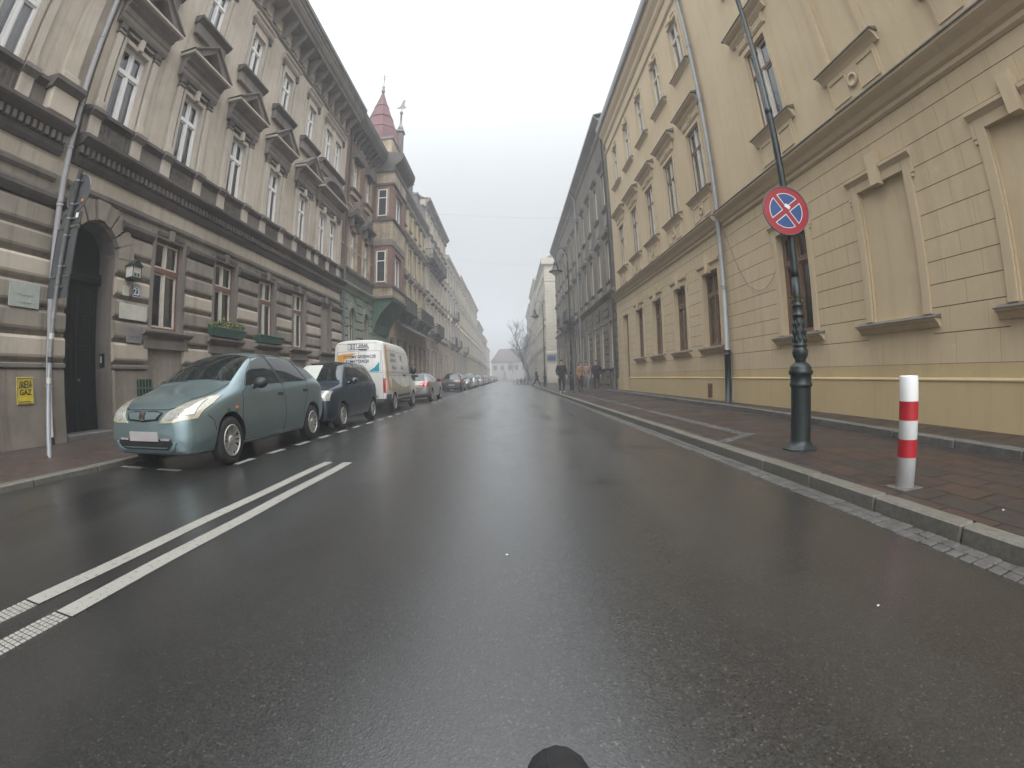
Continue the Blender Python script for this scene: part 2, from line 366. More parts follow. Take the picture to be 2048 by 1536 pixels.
# ------------------------------------------------------------------ mesh builder
ORG = {}; ROT = {}
class MB:
    def __init__(s): s.v = []; s.f = []; s.m = []; s.mats = []; s.sm = []
    def mi(s, m):
        if m not in s.mats: s.mats.append(m)
        return s.mats.index(m)
    def poly(s, pts, m=None, smooth=False):
        i = len(s.v); s.v += [tuple(p) for p in pts]; s.f.append(tuple(range(i, i + len(pts)))); s.m.append(s.mi(m)); s.sm.append(smooth)
    def mesh(s, vs, fs, m=None, smooth=False):
        i = len(s.v); s.v += [tuple(p) for p in vs]
        k = s.mi(m)
        for f in fs: s.f.append(tuple(i + j for j in f)); s.m.append(k); s.sm.append(smooth)
    def box(s, x0, x1, y0, y1, z0, z1, m=None, bev=0., T=None):
        if x0 > x1: x0, x1 = x1, x0
        if y0 > y1: y0, y1 = y1, y0
        if z0 > z1: z0, z1 = z1, z0
        if bev:
            b = min(bev, (x1 - x0) * .45, (y1 - y0) * .45, (z1 - z0) * .45)
            vs = []
            for x, dx in ((x0, 1), (x1, -1)):
                for y, dy in ((y0, 1), (y1, -1)):
                    for z, dz in ((z0, 1), (z1, -1)):
                        vs += [(x, y + dy * b, z + dz * b), (x + dx * b, y, z + dz * b), (x + dx * b, y + dy * b, z)]
            idx = lambda i, j, k, a: (i * 4 + j * 2 + k) * 3 + a
            fs = []
            for i in (0, 1): fs.append([idx(i, j, k, 0) for j, k in ((0, 0), (1, 0), (1, 1), (0, 1))])
            for j in (0, 1): fs.append([idx(i, j, k, 1) for i, k in ((0, 0), (1, 0), (1, 1), (0, 1))])
            for k in (0, 1): fs.append([idx(i, j, k, 2) for i, j in ((0, 0), (1, 0), (1, 1), (0, 1))])
            for j in (0, 1):
                for k in (0, 1): fs.append([idx(0, j, k, 1), idx(1, j, k, 1), idx(1, j, k, 2), idx(0, j, k, 2)])
            for i in (0, 1):
                for k in (0, 1): fs.append([idx(i, 0, k, 0), idx(i, 1, k, 0), idx(i, 1, k, 2), idx(i, 0, k, 2)])
            for i in (0, 1):
                for j in (0, 1): fs.append([idx(i, j, 0, 0), idx(i, j, 1, 0), idx(i, j, 1, 1), idx(i, j, 0, 1)])
            for i in (0, 1):
                for j in (0, 1):
                    for k in (0, 1): fs.append([idx(i, j, k, a) for a in (0, 1, 2)])
        else:
            vs = [(x, y, z) for x in (x0, x1) for y in (y0, y1) for z in (z0, z1)]
            fs = [(0, 1, 3, 2), (4, 6, 7, 5), (0, 4, 5, 1), (2, 3, 7, 6), (0, 2, 6, 4), (1, 5, 7, 3)]
        if T is not None: vs = [T @ Vector(v) for v in vs]
        s.mesh(vs, fs, m)
    def prism(s, poly, fn, d0, d1, m=None):
        """poly of (a, b), fn(a, b, d) -> point"""
        n = len(poly)
        vs = [fn(a, b, d0) for a, b in poly] + [fn(a, b, d1) for a, b in poly]
        fs = [tuple(range(n)), tuple(range(2 * n - 1, n - 1, -1))] + [(i, (i + 1) % n, (i + 1) % n + n, i + n) for i in range(n)]
        s.mesh(vs, fs, m)
    def tube(s, pts, r, n=8, m=None, cap=True, smooth=True):
        pts = [Vector(p) for p in pts]; rs = r if isinstance(r, (list, tuple)) else [r] * len(pts)
        vs = []; up = None
        for i, p in enumerate(pts):
            d = (pts[min(i + 1, len(pts) - 1)] - pts[max(i - 1, 0)]).normalized()
            if up is None:
                a = Vector((0, 0, 1)) if abs(d.z) < .9 else Vector((1, 0, 0))
                up = d.cross(a).normalized()
            up = (up - d * up.dot(d)).normalized(); w = d.cross(up)
            vs += [p + (up * cos(2 * pi * k / n) + w * sin(2 * pi * k / n)) * rs[i] for k in range(n)]
        fs = [(i * n + k, i * n + (k + 1) % n, (i + 1) * n + (k + 1) % n, (i + 1) * n + k) for i in range(len(pts) - 1) for k in range(n)]
        if cap: fs += [tuple(range(n)), tuple(range(len(vs) - 1, len(vs) - n - 1, -1))]
        s.mesh(vs, fs, m, smooth)
    def lathe(s, prof, c, n=24, m=None, T=None, smooth=True, cap=True):
        """prof of (r, z) round the z axis at c; T optional matrix about c"""
        vs = []
        for r, z in prof:
            for k in range(n):
                a = 2 * pi * (k + .5) / n
                v = Vector((r * cos(a), r * sin(a), z))
                if T is not None: v = T @ v
                vs.append(v + Vector(c))
        fs = [(i * n + k, i * n + (k + 1) % n, (i + 1) * n + (k + 1) % n, (i + 1) * n + k) for i in range(len(prof) - 1) for k in range(n)]
        if cap: fs += [tuple(range(n))[::-1], tuple(range(len(vs) - n, len(vs)))]
        s.mesh(vs, fs, m, smooth)
    def build(s, name, parent=None, mat=None, origin=None):
        o0 = ORG[parent] if parent is not None and origin is None else Vector(origin or (0, 0, 0))
        me = bpy.data.meshes.new(name)
        me.from_pydata([(x - o0.x, y - o0.y, z - o0.z) for x, y, z in s.v], [], s.f)
        for mm in s.mats: me.materials.append(mm if mm is not None else mat)
        me.polygons.foreach_set('material_index', s.m)
        me.polygons.foreach_set('use_smooth', s.sm)
        me.update()
        return link(name, me, parent, o0)

def link(name, me, parent=None, world=None):
    o = bpy.data.objects.new(name, me); C.objects.link(o)
    world = Vector(world if world is not None else (0, 0, 0))
    if parent is not None:
        o.parent = parent; o.location = world - ORG[parent]
    else: o.location = world
    ORG[o] = world
    return o

def thing(name, label, cat, loc=(0, 0, 0), group=None, rotz=0):
    o = bpy.data.objects.new(name, None); C.objects.link(o); o.empty_display_size = .2
    o.location = loc; o.rotation_euler.z = rotz; ORG[o] = Vector(loc)
    return tag(o, label, cat, group)

def tag(o, label, cat, group=None):
    o['label'] = label; o['category'] = cat
    if group: o['group'] = group
    return o

def struct(o, kind='structure'):
    o['kind'] = kind; return o

def flipfix(o):
    bm = bmesh.new(); bm.from_mesh(o.data); bmesh.ops.recalc_face_normals(bm, faces=bm.faces); bm.to_mesh(o.data); bm.free(); return o

def text_mesh(body, size, ext=.002, align='CENTER', bold=.025):
    cu = bpy.data.curves.new('lettering', 'FONT'); cu.body = body; cu.size = size; cu.extrude = ext; cu.offset = size * bold; cu.align_x = align; cu.align_y = 'CENTER'; cu.resolution_u = 3
    o = bpy.data.objects.new('lettering', cu); C.objects.link(o)
    dg = bpy.context.evaluated_depsgraph_get()
    me = bpy.data.meshes.new_from_object(o.evaluated_get(dg))
    bpy.data.objects.remove(o); bpy.data.curves.remove(cu)
    return me

def add_text(mb, body, size, T, m, ext=.002, align='CENTER', sx=1.):
    me = text_mesh(body, size, ext, align)
    mb.mesh([T @ Vector((v.co.x * sx, v.co.y, v.co.z)) for v in me.vertices], [tuple(p.vertices) for p in me.polygons], m)
    bpy.data.meshes.remove(me)

# ------------------------------------------------------------------ ground, road, pavements
GZ = -.012
def kerbx(y):   # front edge of the right kerb, easing in slightly with distance
    return 2.86 - .10 * min(max((y - 4) / 14, 0), 1) - .18 * min(max((y - 18) / 60, 0), 1)
mb = MB(); mb.poly([(-150, -30, GZ), (150, -30, GZ), (150, 320, GZ), (-150, 320, GZ)]); struct(mb.build('ground', mat=M['ground']))
mb = MB()
ys = [-12, 0, 4, 8, 12, 18, 30, 45, 62, 100, 198]
for a, b in zip(ys, ys[1:]):
    mb.poly([(-5.9, a, 0), (kerbx(a), a, 0), (kerbx(b), b, 0), (-5.9, b, 0)])
mb.poly([(2.4, 63.5, -.004), (60, 63.5, -.004), (60, 71.5, -.004), (2.4, 71.5, -.004)])
struct(mb.build('road', mat=M['asphalt']))
# left pavement: thin rise from kerb to wall
mb = MB()
for a, b in ((-12, 4), (4, 12), (12, 40), (40, 100), (100, 198)):
    mb.poly([(-5.98, a, .085), (-8.75, a, .15), (-8.75, b, .15), (-5.98, b, .085)])
struct(mb.build('pavement', mat=M['pavers_l']))
mb = MB(); y = -6
while y < 120:
    l = R.uniform(.85, 1.15) if y < 40 else 4
    mb.box(-5.985, -5.78, y + .006, y + l - .006, -.05, .085 + R.uniform(-.003, .003), bev=.012); y += l
struct(mb.build('kerb', mat=M['kerb']))
# right pavement, lower strip, raised strip at the wall
mb = MB()
for a, b in zip(ys[:-2], ys[1:-2] + [63.0]):
    if a >= 63: break
    mb.poly([(kerbx(a) + .16, a, .122), (6.62, a, .122), (6.62, b, .122), (kerbx(b) + .16, b, .122)])
mb.poly([(2.75, 72, .122), (6.2, 72, .122), (6.2, 198, .122), (2.75, 198, .122)])
struct(mb.build('pavement', mat=M['pavers']))
mb = MB(); y = -6
while y < 62.5:
    l = R.uniform(.9, 1.1) if y < 40 else 3
    x0, x1 = kerbx(y), kerbx(y + l)
    dz = R.uniform(-.004, .004)
    T = Matrix.Translation((x0, y, 0)) @ Matrix.Rotation(-math.atan2(x1 - x0, l), 4, 'Z')
    mb.box(0, .17, .006, l - .006, -.05, .125 + dz, bev=.014, T=T); y += l
struct(mb.build('kerb', mat=M['kerb']))
mb = MB(); mb.box(2.6, 2.76, 72, 190, -.05, .125); struct(mb.build('kerb', mat=M['kerb']))
mb = MB(); y = -6
SX0, SX1 = 5.72, 5.95
def stepx(y): return 5.38 + .5 * min(max((y - 2.5) / 8, 0), 1)
while y < 26.5:
    l = R.uniform(.9, 1.3)
    x0, x1 = stepx(y), stepx(y + l)
    T = Matrix.Translation((x0, y, 0)) @ Matrix.Rotation(-math.atan2(x1 - x0, l), 4, 'Z')
    mb.box(0, .16, .004, l - .004, .1, .243 + R.uniform(-.004, .004), bev=.02, T=T); y += l
struct(mb.build('kerb', mat=M['kerb_dark']))
mb = MB()
for a, b in ((-8, 2.5), (2.5, 5), (5, 7.5), (7.5, 10.5), (10.5, 26.4)):
    mb.poly([(stepx(a) + .15, a, .236), (6.62, a, .25), (6.62, b, .25), (stepx(b) + .15, b, .236)])
mb.poly([(5.9, 26.4, .236), (6.62, 26.4, .25), (6.62, 26.4, .1), (5.9, 26.4, .1)])
struct(mb.build('pavement', mat=M['pavers']))
# sett gutter along the right kerb and the sett line in the pavement
mb = MB(); y = -2.5
while y < 46:
    l = .115 if y < 24 else .3
    for row in range(2):
        x0 = kerbx(y) - .01 - (row + 1) * .115; dl = l + R.uniform(-.012, .012)
        mb.box(x0 + .005 + R.uniform(-.004, .004), x0 + .108, y + .006, y + dl - .004, -.04, .004 + R.uniform(0, .010), bev=.009 if y < 14 else 0)
    y += l
struct(mb.build('gutter', mat=M['setts']))
mb = MB(); y = 6.6
while y < 24:
    for row in range(2):
        mb.box(3.66 + row * .11 + R.uniform(-.006, .006), 3.66 + row * .11 + .098, y + .005, y + .1, .08, .126 + R.uniform(0, .008), bev=.012 if y < 12 else 0)
    y += .108
x = 3.05
while x < 3.85:
    yy = 6.05 + (x - 3.05) * .75
    for row in range(2):
        mb.box(x + .005, x + .1, yy + row * .11, yy + row * .11 + .098, .08, .126 + R.uniform(0, .008), bev=.012)
    x += .108
struct(mb.build('pavement_setts', mat=M['setts']))
# painted lines
mb = MB()
for x0, x1 in ((-2.68, -2.545), (-2.375, -2.235)):
    n = 30; y0, y1 = 1.42, 6.07
    for i in range(n):
        a, b = y0 + (y1 - y0) * i / n, y0 + (y1 - y0) * (i + 1) / n
        wa, wb = .006 * sin(a * 3.1 + x0 * 9), .006 * sin(b * 3.1 + x0 * 9)
        mb.poly([(x0 + wa, a, .004), (x1 + wa, a, .004), (x1 + wb, b, .004), (x0 + wb, b, .004)])
    y = 1.39
    while y > -2.5:       # raised profile dots of the rumble line
        for k in range(4):
            xx = x0 + (x1 - x0) * (k + .5) / 4
            mb.box(xx - .0135, xx + .0135, y - .0145, y + .0145, -.002, .006, bev=.003)
        y -= .036
for i in range(13):
    y = 5.72 + i * 1.0 if i < 12 else 30
    mb.poly([(-4.04 + .02 * i, y, .004), (-3.92 + .02 * i, y, .004), (-3.92 + .02 * i, y + .52, .004), (-4.04 + .02 * i, y + .52, .004)])
for k in range(2):
    mb.poly([(-5.72 + k * .78, 5.03, .004), (-5.28 + k * .78, 5.03, .004), (-5.28 + k * .78, 5.15, .004), (-5.72 + k * .78, 5.15, .004)])
for i in range(40):
    y = 22 + i * 2
    mb.poly([(-3.9, y, .004), (-3.78, y, .004), (-3.78, y + .9, .004), (-3.9, y + .9, .004)])
struct(mb.build('road_marking', mat=M['paint_line']))

# ------------------------------------------------------------------ facade kit
class Facade:
    """side -1: left of the street, looks to +X; side 1: right, looks to -X.  u along the street, d outward from the wall plane."""
    def __init__(s, side, X, name, label, u0, u1, group=None):
        s.side = side; s.X = X
        s.root = thing(name, label, 'building', (X, (u0 + u1) / 2, 0), group)
        s.parts = {}; s.scope = None
        s.u0, s.u1 = u0, u1
    def p(s, u, z, d): return (s.X - s.side * d, u, z)
    def mb(s, part):
        k = (part, s.scope)
        if k not in s.parts: s.parts[k] = MB()
        return s.parts[k]
    def bx(s, part, u0, u1, z0, z1, d0, d1, m, bev=0.):
        xa, xb = s.X - s.side * d0, s.X - s.side * d1
        s.mb(part).box(min(xa, xb), max(xa, xb), u0, u1, z0, z1, m, bev)
    def profile(s, part, u0, u1, pts, m, dback=-.02):
        """moulding: pts list of (d, z) bottom to top, extruded along u"""
        pl = [(dback, pts[0][1])] + pts + [(dback, pts[-1][1])]
        s.mb(part).prism(pl, lambda d, z, u: s.p(u, z, d), u0, u1, m)
    def shape(s, part, poly, d0, d1, m):
        s.mb(part).prism(poly, lambda u, z, d: s.p(u, z, d), d0, d1, m)
    def ring(s, part, u0, u1, z0, z1, w, d0, d1, m, bottom=True):
        s.bx(part, u0 - w, u0, z0 - (w if bottom else 0), z1 + w, d0, d1, m); s.bx(part, u1, u1 + w, z0 - (w if bottom else 0), z1 + w, d0, d1, m)
        s.bx(part, u0, u1, z1, z1 + w, d0, d1 - .001, m)
        if bottom: s.bx(part, u0, u1, z0 - w, z0, d0, d1 - .001, m)
    def wall(s, u0, u1, z0, z1, ops, m, reveal=.2, mrev=None, part='wall'):
        us = sorted({u0, u1, *[x for o in ops for x in o[:2] if u0 < x < u1]}); zs = sorted({z0, z1, *[x for o in ops for x in o[2:4] if z0 < x < z1]})
        mb = s.mb(part); Q = lambda q: q if s.side < 0 else q[::-1]
        for za, zb in zip(zs, zs[1:]):
            run = None
            for ua, ub in zip(us, us[1:]):
                hole = any(o[0] <= ua + 1e-6 and o[1] >= ub - 1e-6 and o[2] <= za + 1e-6 and o[3] >= zb - 1e-6 for o in ops)
                if hole:
                    if run: mb.poly(Q([s.p(run[0], za, 0), s.p(run[1], za, 0), s.p(run[1], zb, 0), s.p(run[0], zb, 0)]), m); run = None
                else: run = (run[0], ub) if run else (ua, ub)
            if run: mb.poly(Q([s.p(run[0], za, 0), s.p(run[1], za, 0), s.p(run[1], zb, 0), s.p(run[0], zb, 0)]), m)
        for o in ops:
            a, b, c, d = o[:4]; r = o[4] if len(o) > 4 else reveal; mm = mrev or m
            for q in (((a, c), (a, d)), ((b, c), (b, d)), ((a, d), (b, d)), ((a, c), (b, c))):
                mb.poly([s.p(*q[0], 0), s.p(*q[1], 0), s.p(*q[1], -r), s.p(*q[0], -r)], mm)
    def shell(s, H, m, depth=10, roof=None, z0=0.):
        """side walls and back of the house"""
        mb = s.mb('wall')
        for u in (s.u0 + .01, s.u1 - .01): mb.poly([s.p(u, z0, 0), s.p(u, z0, -depth), s.p(u, H, -depth), s.p(u, H, 0)], m)
        mb.poly([s.p(s.u0, z0, -depth), s.p(s.u1, z0, -depth), s.p(s.u1, H, -depth), s.p(s.u0, H, -depth)], m)
        s.bx('roof', s.u0, s.u1, H - .03, H + .12, .0, -depth, roof or M['rooft'])
        mb = s.mb('dark_room_backing')
        mb.poly([s.p(s.u0 + .05, .2, -.75), s.p(s.u1 - .05, .2, -.75), s.p(s.u1 - .05, H - .4, -.75), s.p(s.u0 + .05, H - .4, -.75)], M['room'])  # backing sheet behind the windows; the rooms' dimness is put into its colour
    def window(s, proto, u, z, rec):
        """u: centre, z: bottom; proto from window_proto"""
        fr, pane, cur = proto
        w = Vector(s.p(u, z, -rec))
        o = link('window', fr, s.root, w)
        rz = 0 if s.side < 0 else pi
        o.rotation_euler.z = rz; ROT[o] = rz; s.scope = o
        if pane:
            q = link('pane', pane, o, w)
        if cur:
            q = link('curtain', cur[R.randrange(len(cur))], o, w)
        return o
    def pipe(s, pts, r, m, name='drainpipe', rings=True):
        mb = MB(); P = [s.p(*q) for q in pts]
        mb.tube(P, r, 10, m)
        if rings:
            for a, b in zip(P, P[1:]):
                a, b = Vector(a), Vector(b); n = max(1, int((b - a).length / 2.2))
                for k in range(n):
                    q = a.lerp(b, (k + .5) / n); d = (b - a).normalized() * .03
                    mb.tube([q - d, q + d], r * 1.22, 10, m)
        mb.build(name, s.root)
    def blind(s, u, w, z0, z1, d, m):
        mb = MB(); mb.poly([s.p(u - w, z0, -d), s.p(u + w, z0, -d), s.p(u + w, z1, -d), s.p(u - w, z1, -d)][::-s.side], m)
        s.scope = mb.build('blind_window', s.root)
    def done(s):
        for (k, sc), mb in s.parts.items():
            if isinstance(sc, tuple) and isinstance(sc[0], bpy.types.Object): sc = sc[0]
            par = sc if isinstance(sc, bpy.types.Object) else s.root
            o = mb.build(k, par)
            if ROT.get(par): o.rotation_euler.z = -ROT[par]

def window_proto(w, h, fm, sm, fw=.05, sw=.05, tr=.68, mull=.07, trw=.08, depth=.06, panes=True, curtain=True, arch=False):
    """local axes: x outward (left-side walls), y along the wall, z up from the sill"""
    mb = MB()
    d0, d1 = -.01, depth
    mb.box(d0, d1, -w / 2, -w / 2 + fw, 0, h, fm); mb.box(d0, d1, w / 2 - fw, w / 2, 0, h, fm)
    mb.box(d0, d1, -w / 2 + fw, w / 2 - fw, 0, fw, fm); mb.box(d0, d1, -w / 2 + fw, w / 2 - fw, h - fw, h, fm)
    zt = h * tr
    cells = []
    if tr < 1:
        mb.box(d0, d1 + .015, -w / 2 + fw, w / 2 - fw, zt - trw / 2, zt + trw / 2, fm)
        rows = ((fw, zt - trw / 2), (zt + trw / 2, h - fw))
    else: rows = ((fw, h - fw),)
    for a, b in rows:
        if mull:
            mb.box(d0, d1 + .01, -mull / 2, mull / 2, a, b, fm if fm is sm else sm)
            cells += [(-w / 2 + fw, -mull / 2, a, b), (mull / 2, w / 2 - fw, a, b)]
        else: cells.append((-w / 2 + fw, w / 2 - fw, a, b))
    e = d1 - .02
    for a, b, c, d in cells:
        mb.box(d0 + .005, e, a, a + sw, c, d, sm); mb.box(d0 + .005, e, b - sw, b, c, d, sm)
        mb.box(d0 + .005, e - .001, a + sw, b - sw, c, c + sw, sm); mb.box(d0 + .005, e - .001, a + sw, b - sw, d - sw, d, sm)
    me = mb.build('window_tmp'); fr = me.data; bpy.data.objects.remove(me)
    pane = cur = None
    if panes:
        mb = MB(); mb.poly([(.004, -w / 2 + .01, .01), (.004, w / 2 - .01, .01), (.004, w / 2 - .01, h - .01), (.004, -w / 2 + .01, h - .01)], panes if panes is not True else M['glass'])
        o = mb.build('pane_tmp'); pane = o.data; bpy.data.objects.remove(o)
    if curtain:
        cur = []
        for var in range(4):
            mb = MB()
            spans = [((-w / 2, -w * .12), (w * .14, w / 2)), ((-w / 2, w / 2),), ((-w / 2, -w * .2), (w * .26, w / 2)), ((-w / 2, w * .1), (w * .3, w / 2))][var]
            zc = h * (1, 1, .98, 1)[var]; zb = .02
            for a, b in spans:
                n = max(6, int((b - a) * 40)); vs = []
                for i in range(n + 1):
                    y = a + (b - a) * i / n; dx = -.13 + .022 * sin(i * 1.9 + var) + .01 * sin(i * .73)
                    vs += [(dx, y, zb), (dx * 1.05, y, zc)]
                mb.mesh(vs, [(2 * i, 2 * i + 2, 2 * i + 3, 2 * i + 1) for i in range(n)], M['curtain'], True)
            o = mb.build('curtain_tmp'); cur.append(o.data); bpy.data.objects.remove(o)
    return fr, pane, cur

# ------------------------------------------------------------------ left: grimy grey town houses
XL = -8.6
PW1 = window_proto(.88, 2.02, M['whitef'], M['whitef'], .055, .045, .66, .085, .10)
PW2 = window_proto(.84, 1.84, M['whitef'], M['whitef'], .055, .045, .66, .085, .10)
PWG = window_proto(1.08, 2.24, M['brownf'], M['creamf'], .05, .045, .66, .055, .13)

def grey_house(f, wins, gwins, blind, wide, doors, u0, u1, t1=None):
    """three-storey rusticated house; wins: window centres upstairs; gwins on the ground floor"""
    H = 16.3; t1 = t1 or u1
    ops = [(c - .54, c + .54, 2.56, 4.82) for c in gwins] + [(c - .54, c + .54, 2.56, 4.72, .07) for c in blind]
    ops += [(c - .44, c + .44, 7.04, 9.06) for c in wins] + [(c - .42, c + .42, 11.66, 13.5) for c in wins]
    for c, hw, zs in doors: ops.append((c - hw, c + hw, .16, zs + hw, .55))
    f.wall(u0, u1, 0, 5.3, [o for o in ops if o[2] < 5], M['gw2'], .2, M['gt'])
    f.wall(u0, u1, 5.3, H, [o for o in ops if o[2] > 5], M['gw'], .2, M['gl'])
    f.shell(H, M['gw'], 11)
    # ground floor: blocks between the surrounds
    stops = sorted([(c - .70, c + .70) for c in gwins + blind] + [(c - hw - .02, c + hw + .02) for c, hw, zs in doors])
    spans = []; a = u0
    for s0, s1 in stops:
        if s0 > a: spans.append((a, s0))
        a = max(a, s1)
    if a < u1: spans.append((a, u1))
    for a, b in spans:
        f.scope = ('pier', a)
        f.bx('rustication', a, b, .12, 1.55, 0, .10, M['gw2'], .03)
        f.bx('rustication', a, b, 1.56, 1.66, 0, .135, M['gt'], .02)
        for k, (z0, z1) in enumerate(((1.72, 2.16), (2.22, 2.64), (2.70, 3.12), (3.18, 3.60), (3.66, 4.08), (4.14, 4.58))):
            # bevelled block with a deep joint
            mm = M['gw2'] if k % 3 else M['gw']
            pts = [(0.0, z0), (.10, z0 + .045), (.115, z0 + .09), (.115, z1 - .07), (.09, z1 - .02), (0.0, z1)]
            f.mb('rustication').prism([(-.02, z0)] + pts + [(-.02, z1)], lambda d, z, u: f.p(u, z, d), a + .012, b - .012, mm)
        nd = any(abs(a - (c + hw)) < .05 or abs(b - (c - hw)) < .05 for c, hw, zs in doors)
        f.profile('rustication', a + .01, b - .01, [(.10, 4.62), (.16, 4.68), (.2, 4.74), (.2, 4.82), (.12, 4.9)], M['gd'])
    for c in gwins + blind:
        w = .54
        if c in gwins: f.window(PWG, c, 2.57, .13)
        else: f.blind(c, .54, 2.56, 4.72, .07, M['gw2'])
        f.bx('window_surround', c - w - .15, c - w, 2.50, 5.02, 0, .085, M['gt'], .012); f.bx('window_surround', c + w, c + w + .15, 2.50, 5.02, 0, .085, M['gt'], .012)
        f.bx('window_surround', c - w, c + w, 4.82, 5.0, 0, .083, M['gt'])
        f.bx('window_surround', c - .56, c - .12, 4.90, 4.985, .083, .11, M['gd']); f.bx('window_surround', c + .12, c + .56, 4.90, 4.985, .083, .11, M['gd'])
        f.bx('window_surround', c - .09, c + .09, 4.80, 5.1, 0, .15, M['gt'], .02)
        f.profile('window_sill', c - .93, c + .93, [(.06, 2.30), (.10, 2.36), (.24, 2.42), (.27, 2.46), (.27, 2.50), (.05, 2.54)], M['gt'])
        f.bx('window_sill', c - .86, c + .86, 2.06, 2.30, .0, .13, M['gt'], .015)
    f.scope = None
    # frieze, dentils, cornice
    f.profile('string_course', u0, t1, [(.03, 5.12), (.09, 5.17), (.10, 5.24), (.03, 5.3)], M['gt'])
    f.profile('string_course', u0, t1, [(.06, 5.66), (.12, 5.74), (.12, 5.86)], M['gd'])
    n = int((t1 - u0) / .16)
    for i in range(n):
        u = u0 + (i + .5) * (t1 - u0) / n
        f.bx('string_course', u - .045, u + .045, 5.87, 6.03, .04, .22, M['gt'])
    f.profile('string_course', u0, t1, [(.04, 5.86), (.04, 6.04), (.24, 6.05), (.36, 6.12), (.40, 6.17), (.40, 6.24), (.10, 6.32)], M['gd'])
    # parapet with relief panels under the windows
    f.bx('parapet', u0, t1, 6.3, 6.86, 0, .07, M['gt'])
    f.profile('parapet', u0, t1, [(.07, 6.80), (.12, 6.85), (.20, 6.90), (.20, 6.98), (.03, 7.03)], M['gd'])
    groups = [[c] for c in wins if c not in wide] + ([wide] if wide else [])
    for g in groups:
        a, b = min(g) - .44, max(g) + .44
        ca, hw = (a + b) / 2, (b - a) / 2 + .48
        for c in g:
            f.window(PW1, c, 7.05, .13)
            f.bx('relief_panel', c - .5, c + .5, 6.36, 6.78, .07, .085, M['relief'])
            for k in range(7):
                uu = c - .42 + k * .14
                f.bx('relief_panel', uu - .035, uu + .035, 6.4, 6.75, .08, .115, M['relief'], .03)
            f.ring('window_surround', c - .44, c + .44, 7.05, 9.06, .1, 0, .07, M['gl'], False)
            for sgn in (-1, 1):
                uu = c + sgn * .70
                if not (len(g) > 1 and ((c == g[0] and sgn > 0))):
                    wo = f.scope; f.scope = (wo, sgn)
                    f.bx('pedestal', uu - .17, uu + .17, 6.32, 6.82, .06, .15, M['gl'], .015)
                    f.profile('pedestal', uu - .2, uu + .2, [(.15, 6.80), (.2, 6.85), (.27, 6.90), (.27, 6.985), (.06, 7.04)], M['gt'])
                    f.scope = wo
                    f.bx('window_surround', uu - .12, uu + .12, 7.04, 7.26, 0, .15, M['gl'], .02)
                    f.bx('window_surround', uu - .095, uu + .095, 7.26, 9.12, 0, .11, M['gl'], .01)
                    f.bx('window_surround', uu - .12, uu + .12, 9.12, 9.2, 0, .14, M['gt'], .01)
                    f.bx('window_surround', uu - .115, uu + .115, 9.2, 9.42, 0, .16, M['gd'], .04)
            f.bx('keystone', c - .07, c + .07, 9.02, 9.36, .05, .19, M['gl'], .015)
            f.bx('window_surround', c - .5, c - .09, 9.26, 9.33, .0, .12, M['gt']); f.bx('window_surround', c + .09, c + .5, 9.26, 9.33, 0, .12, M['gt'])
        if len(g) > 1: f.scope = None
        # entablature and pediment
        f.profile('pediment', ca - hw, ca + hw, [(.13, 9.42), (.17, 9.5), (.17, 9.62), (.20, 9.66), (.20, 9.82), (.30, 9.88), (.30, 9.93), (.44, 9.98), (.46, 10.02)], M['gt'])
        f.profile('pediment', ca - hw - .08, ca + hw + .08, [(.46, 10.02), (.50, 10.04), (.50, 10.1), (.05, 10.13)], M['gl'])
        zb = 10.12
        if len(g) == 1:
            W2, hA = hw + .08, .72
            f.shape('pediment', [(ca - W2 + .25, zb), (ca + W2 - .25, zb), (ca, zb + hA - .12)], 0, .16, M['gt'])
            f.shape('pediment', [(ca - W2 * .45, zb + .08), (ca + W2 * .45, zb + .08), (ca, zb + hA * .62)], .16, .2, M['relief'])
            for sgn in (-1, 1):
                q = [(ca + sgn * W2, zb), (ca, zb + hA), (ca, zb + hA - .17), (ca + sgn * (W2 - .38), zb)]
                f.shape('pediment', q, 0, .44, M['gt'])
                q = [(ca + sgn * (W2 + .04), zb + .02), (ca, zb + hA + .06), (ca, zb + hA + .005), (ca + sgn * (W2 - .04), zb + .02)]
                f.shape('pediment', q, 0, .52, M['gt'])
        else:
            W2, hA = hw + .08, .8
            arc = [(ca + W2 * cos(t), zb + hA * sin(t)) for t in [pi * k / 14 for k in range(15)]]
            inn = [(ca + (W2 - .28) * cos(t), zb + (hA - .2) * sin(t)) for t in [pi * k / 14 for k in range(15)]]
            for k in range(14): f.shape('pediment', [arc[k], arc[k + 1], inn[k + 1], inn[k]], 0, .46, M['gt'])
            f.shape('pediment', inn, 0, .15, M['gt'])
        for c in g:      # second floor
            f.window(PW2, c, 11.67, .13)
            f.ring('window_surround', c - .42, c + .42, 11.66, 13.5, .12, 0, .06, M['gl'], False)
            for sgn in (-1, 1): f.bx('window_surround', c + sgn * .72 - .07, c + sgn * .72 + .07, 11.6, 13.9, 0, .04, M['gl'])
        if len(g) > 1: f.scope = None
        f.bx('window_sill', ca - hw + .12, ca + hw - .12, 11.0, 11.42, 0, .15, M['gt'], .02)
        f.profile('window_sill', ca - hw + .05, ca + hw - .05, [(.15, 11.38), (.24, 11.46), (.30, 11.5), (.30, 11.58), (.04, 11.63)], M['gd'])
        f.profile('window_hood', a - .36, b + .36, [(.05, 13.92), (.12, 14.0), (.13, 14.1), (.20, 14.14), (.22, 14.2), (.04, 14.25)], M['gl'])
        for sgn in (a - .24, b + .24): f.bx('window_hood', sgn - .08, sgn + .08, 13.6, 13.93, 0, .12, M['gd'], .03)
    f.scope = None
    # main cornice with brackets
    f.profile('cornice', u0, u1, [(.03, 14.5), (.10, 14.56), (.10, 14.64), (.03, 14.7)], M['gt'])
    n = max(2, int((u1 - u0) / .9))
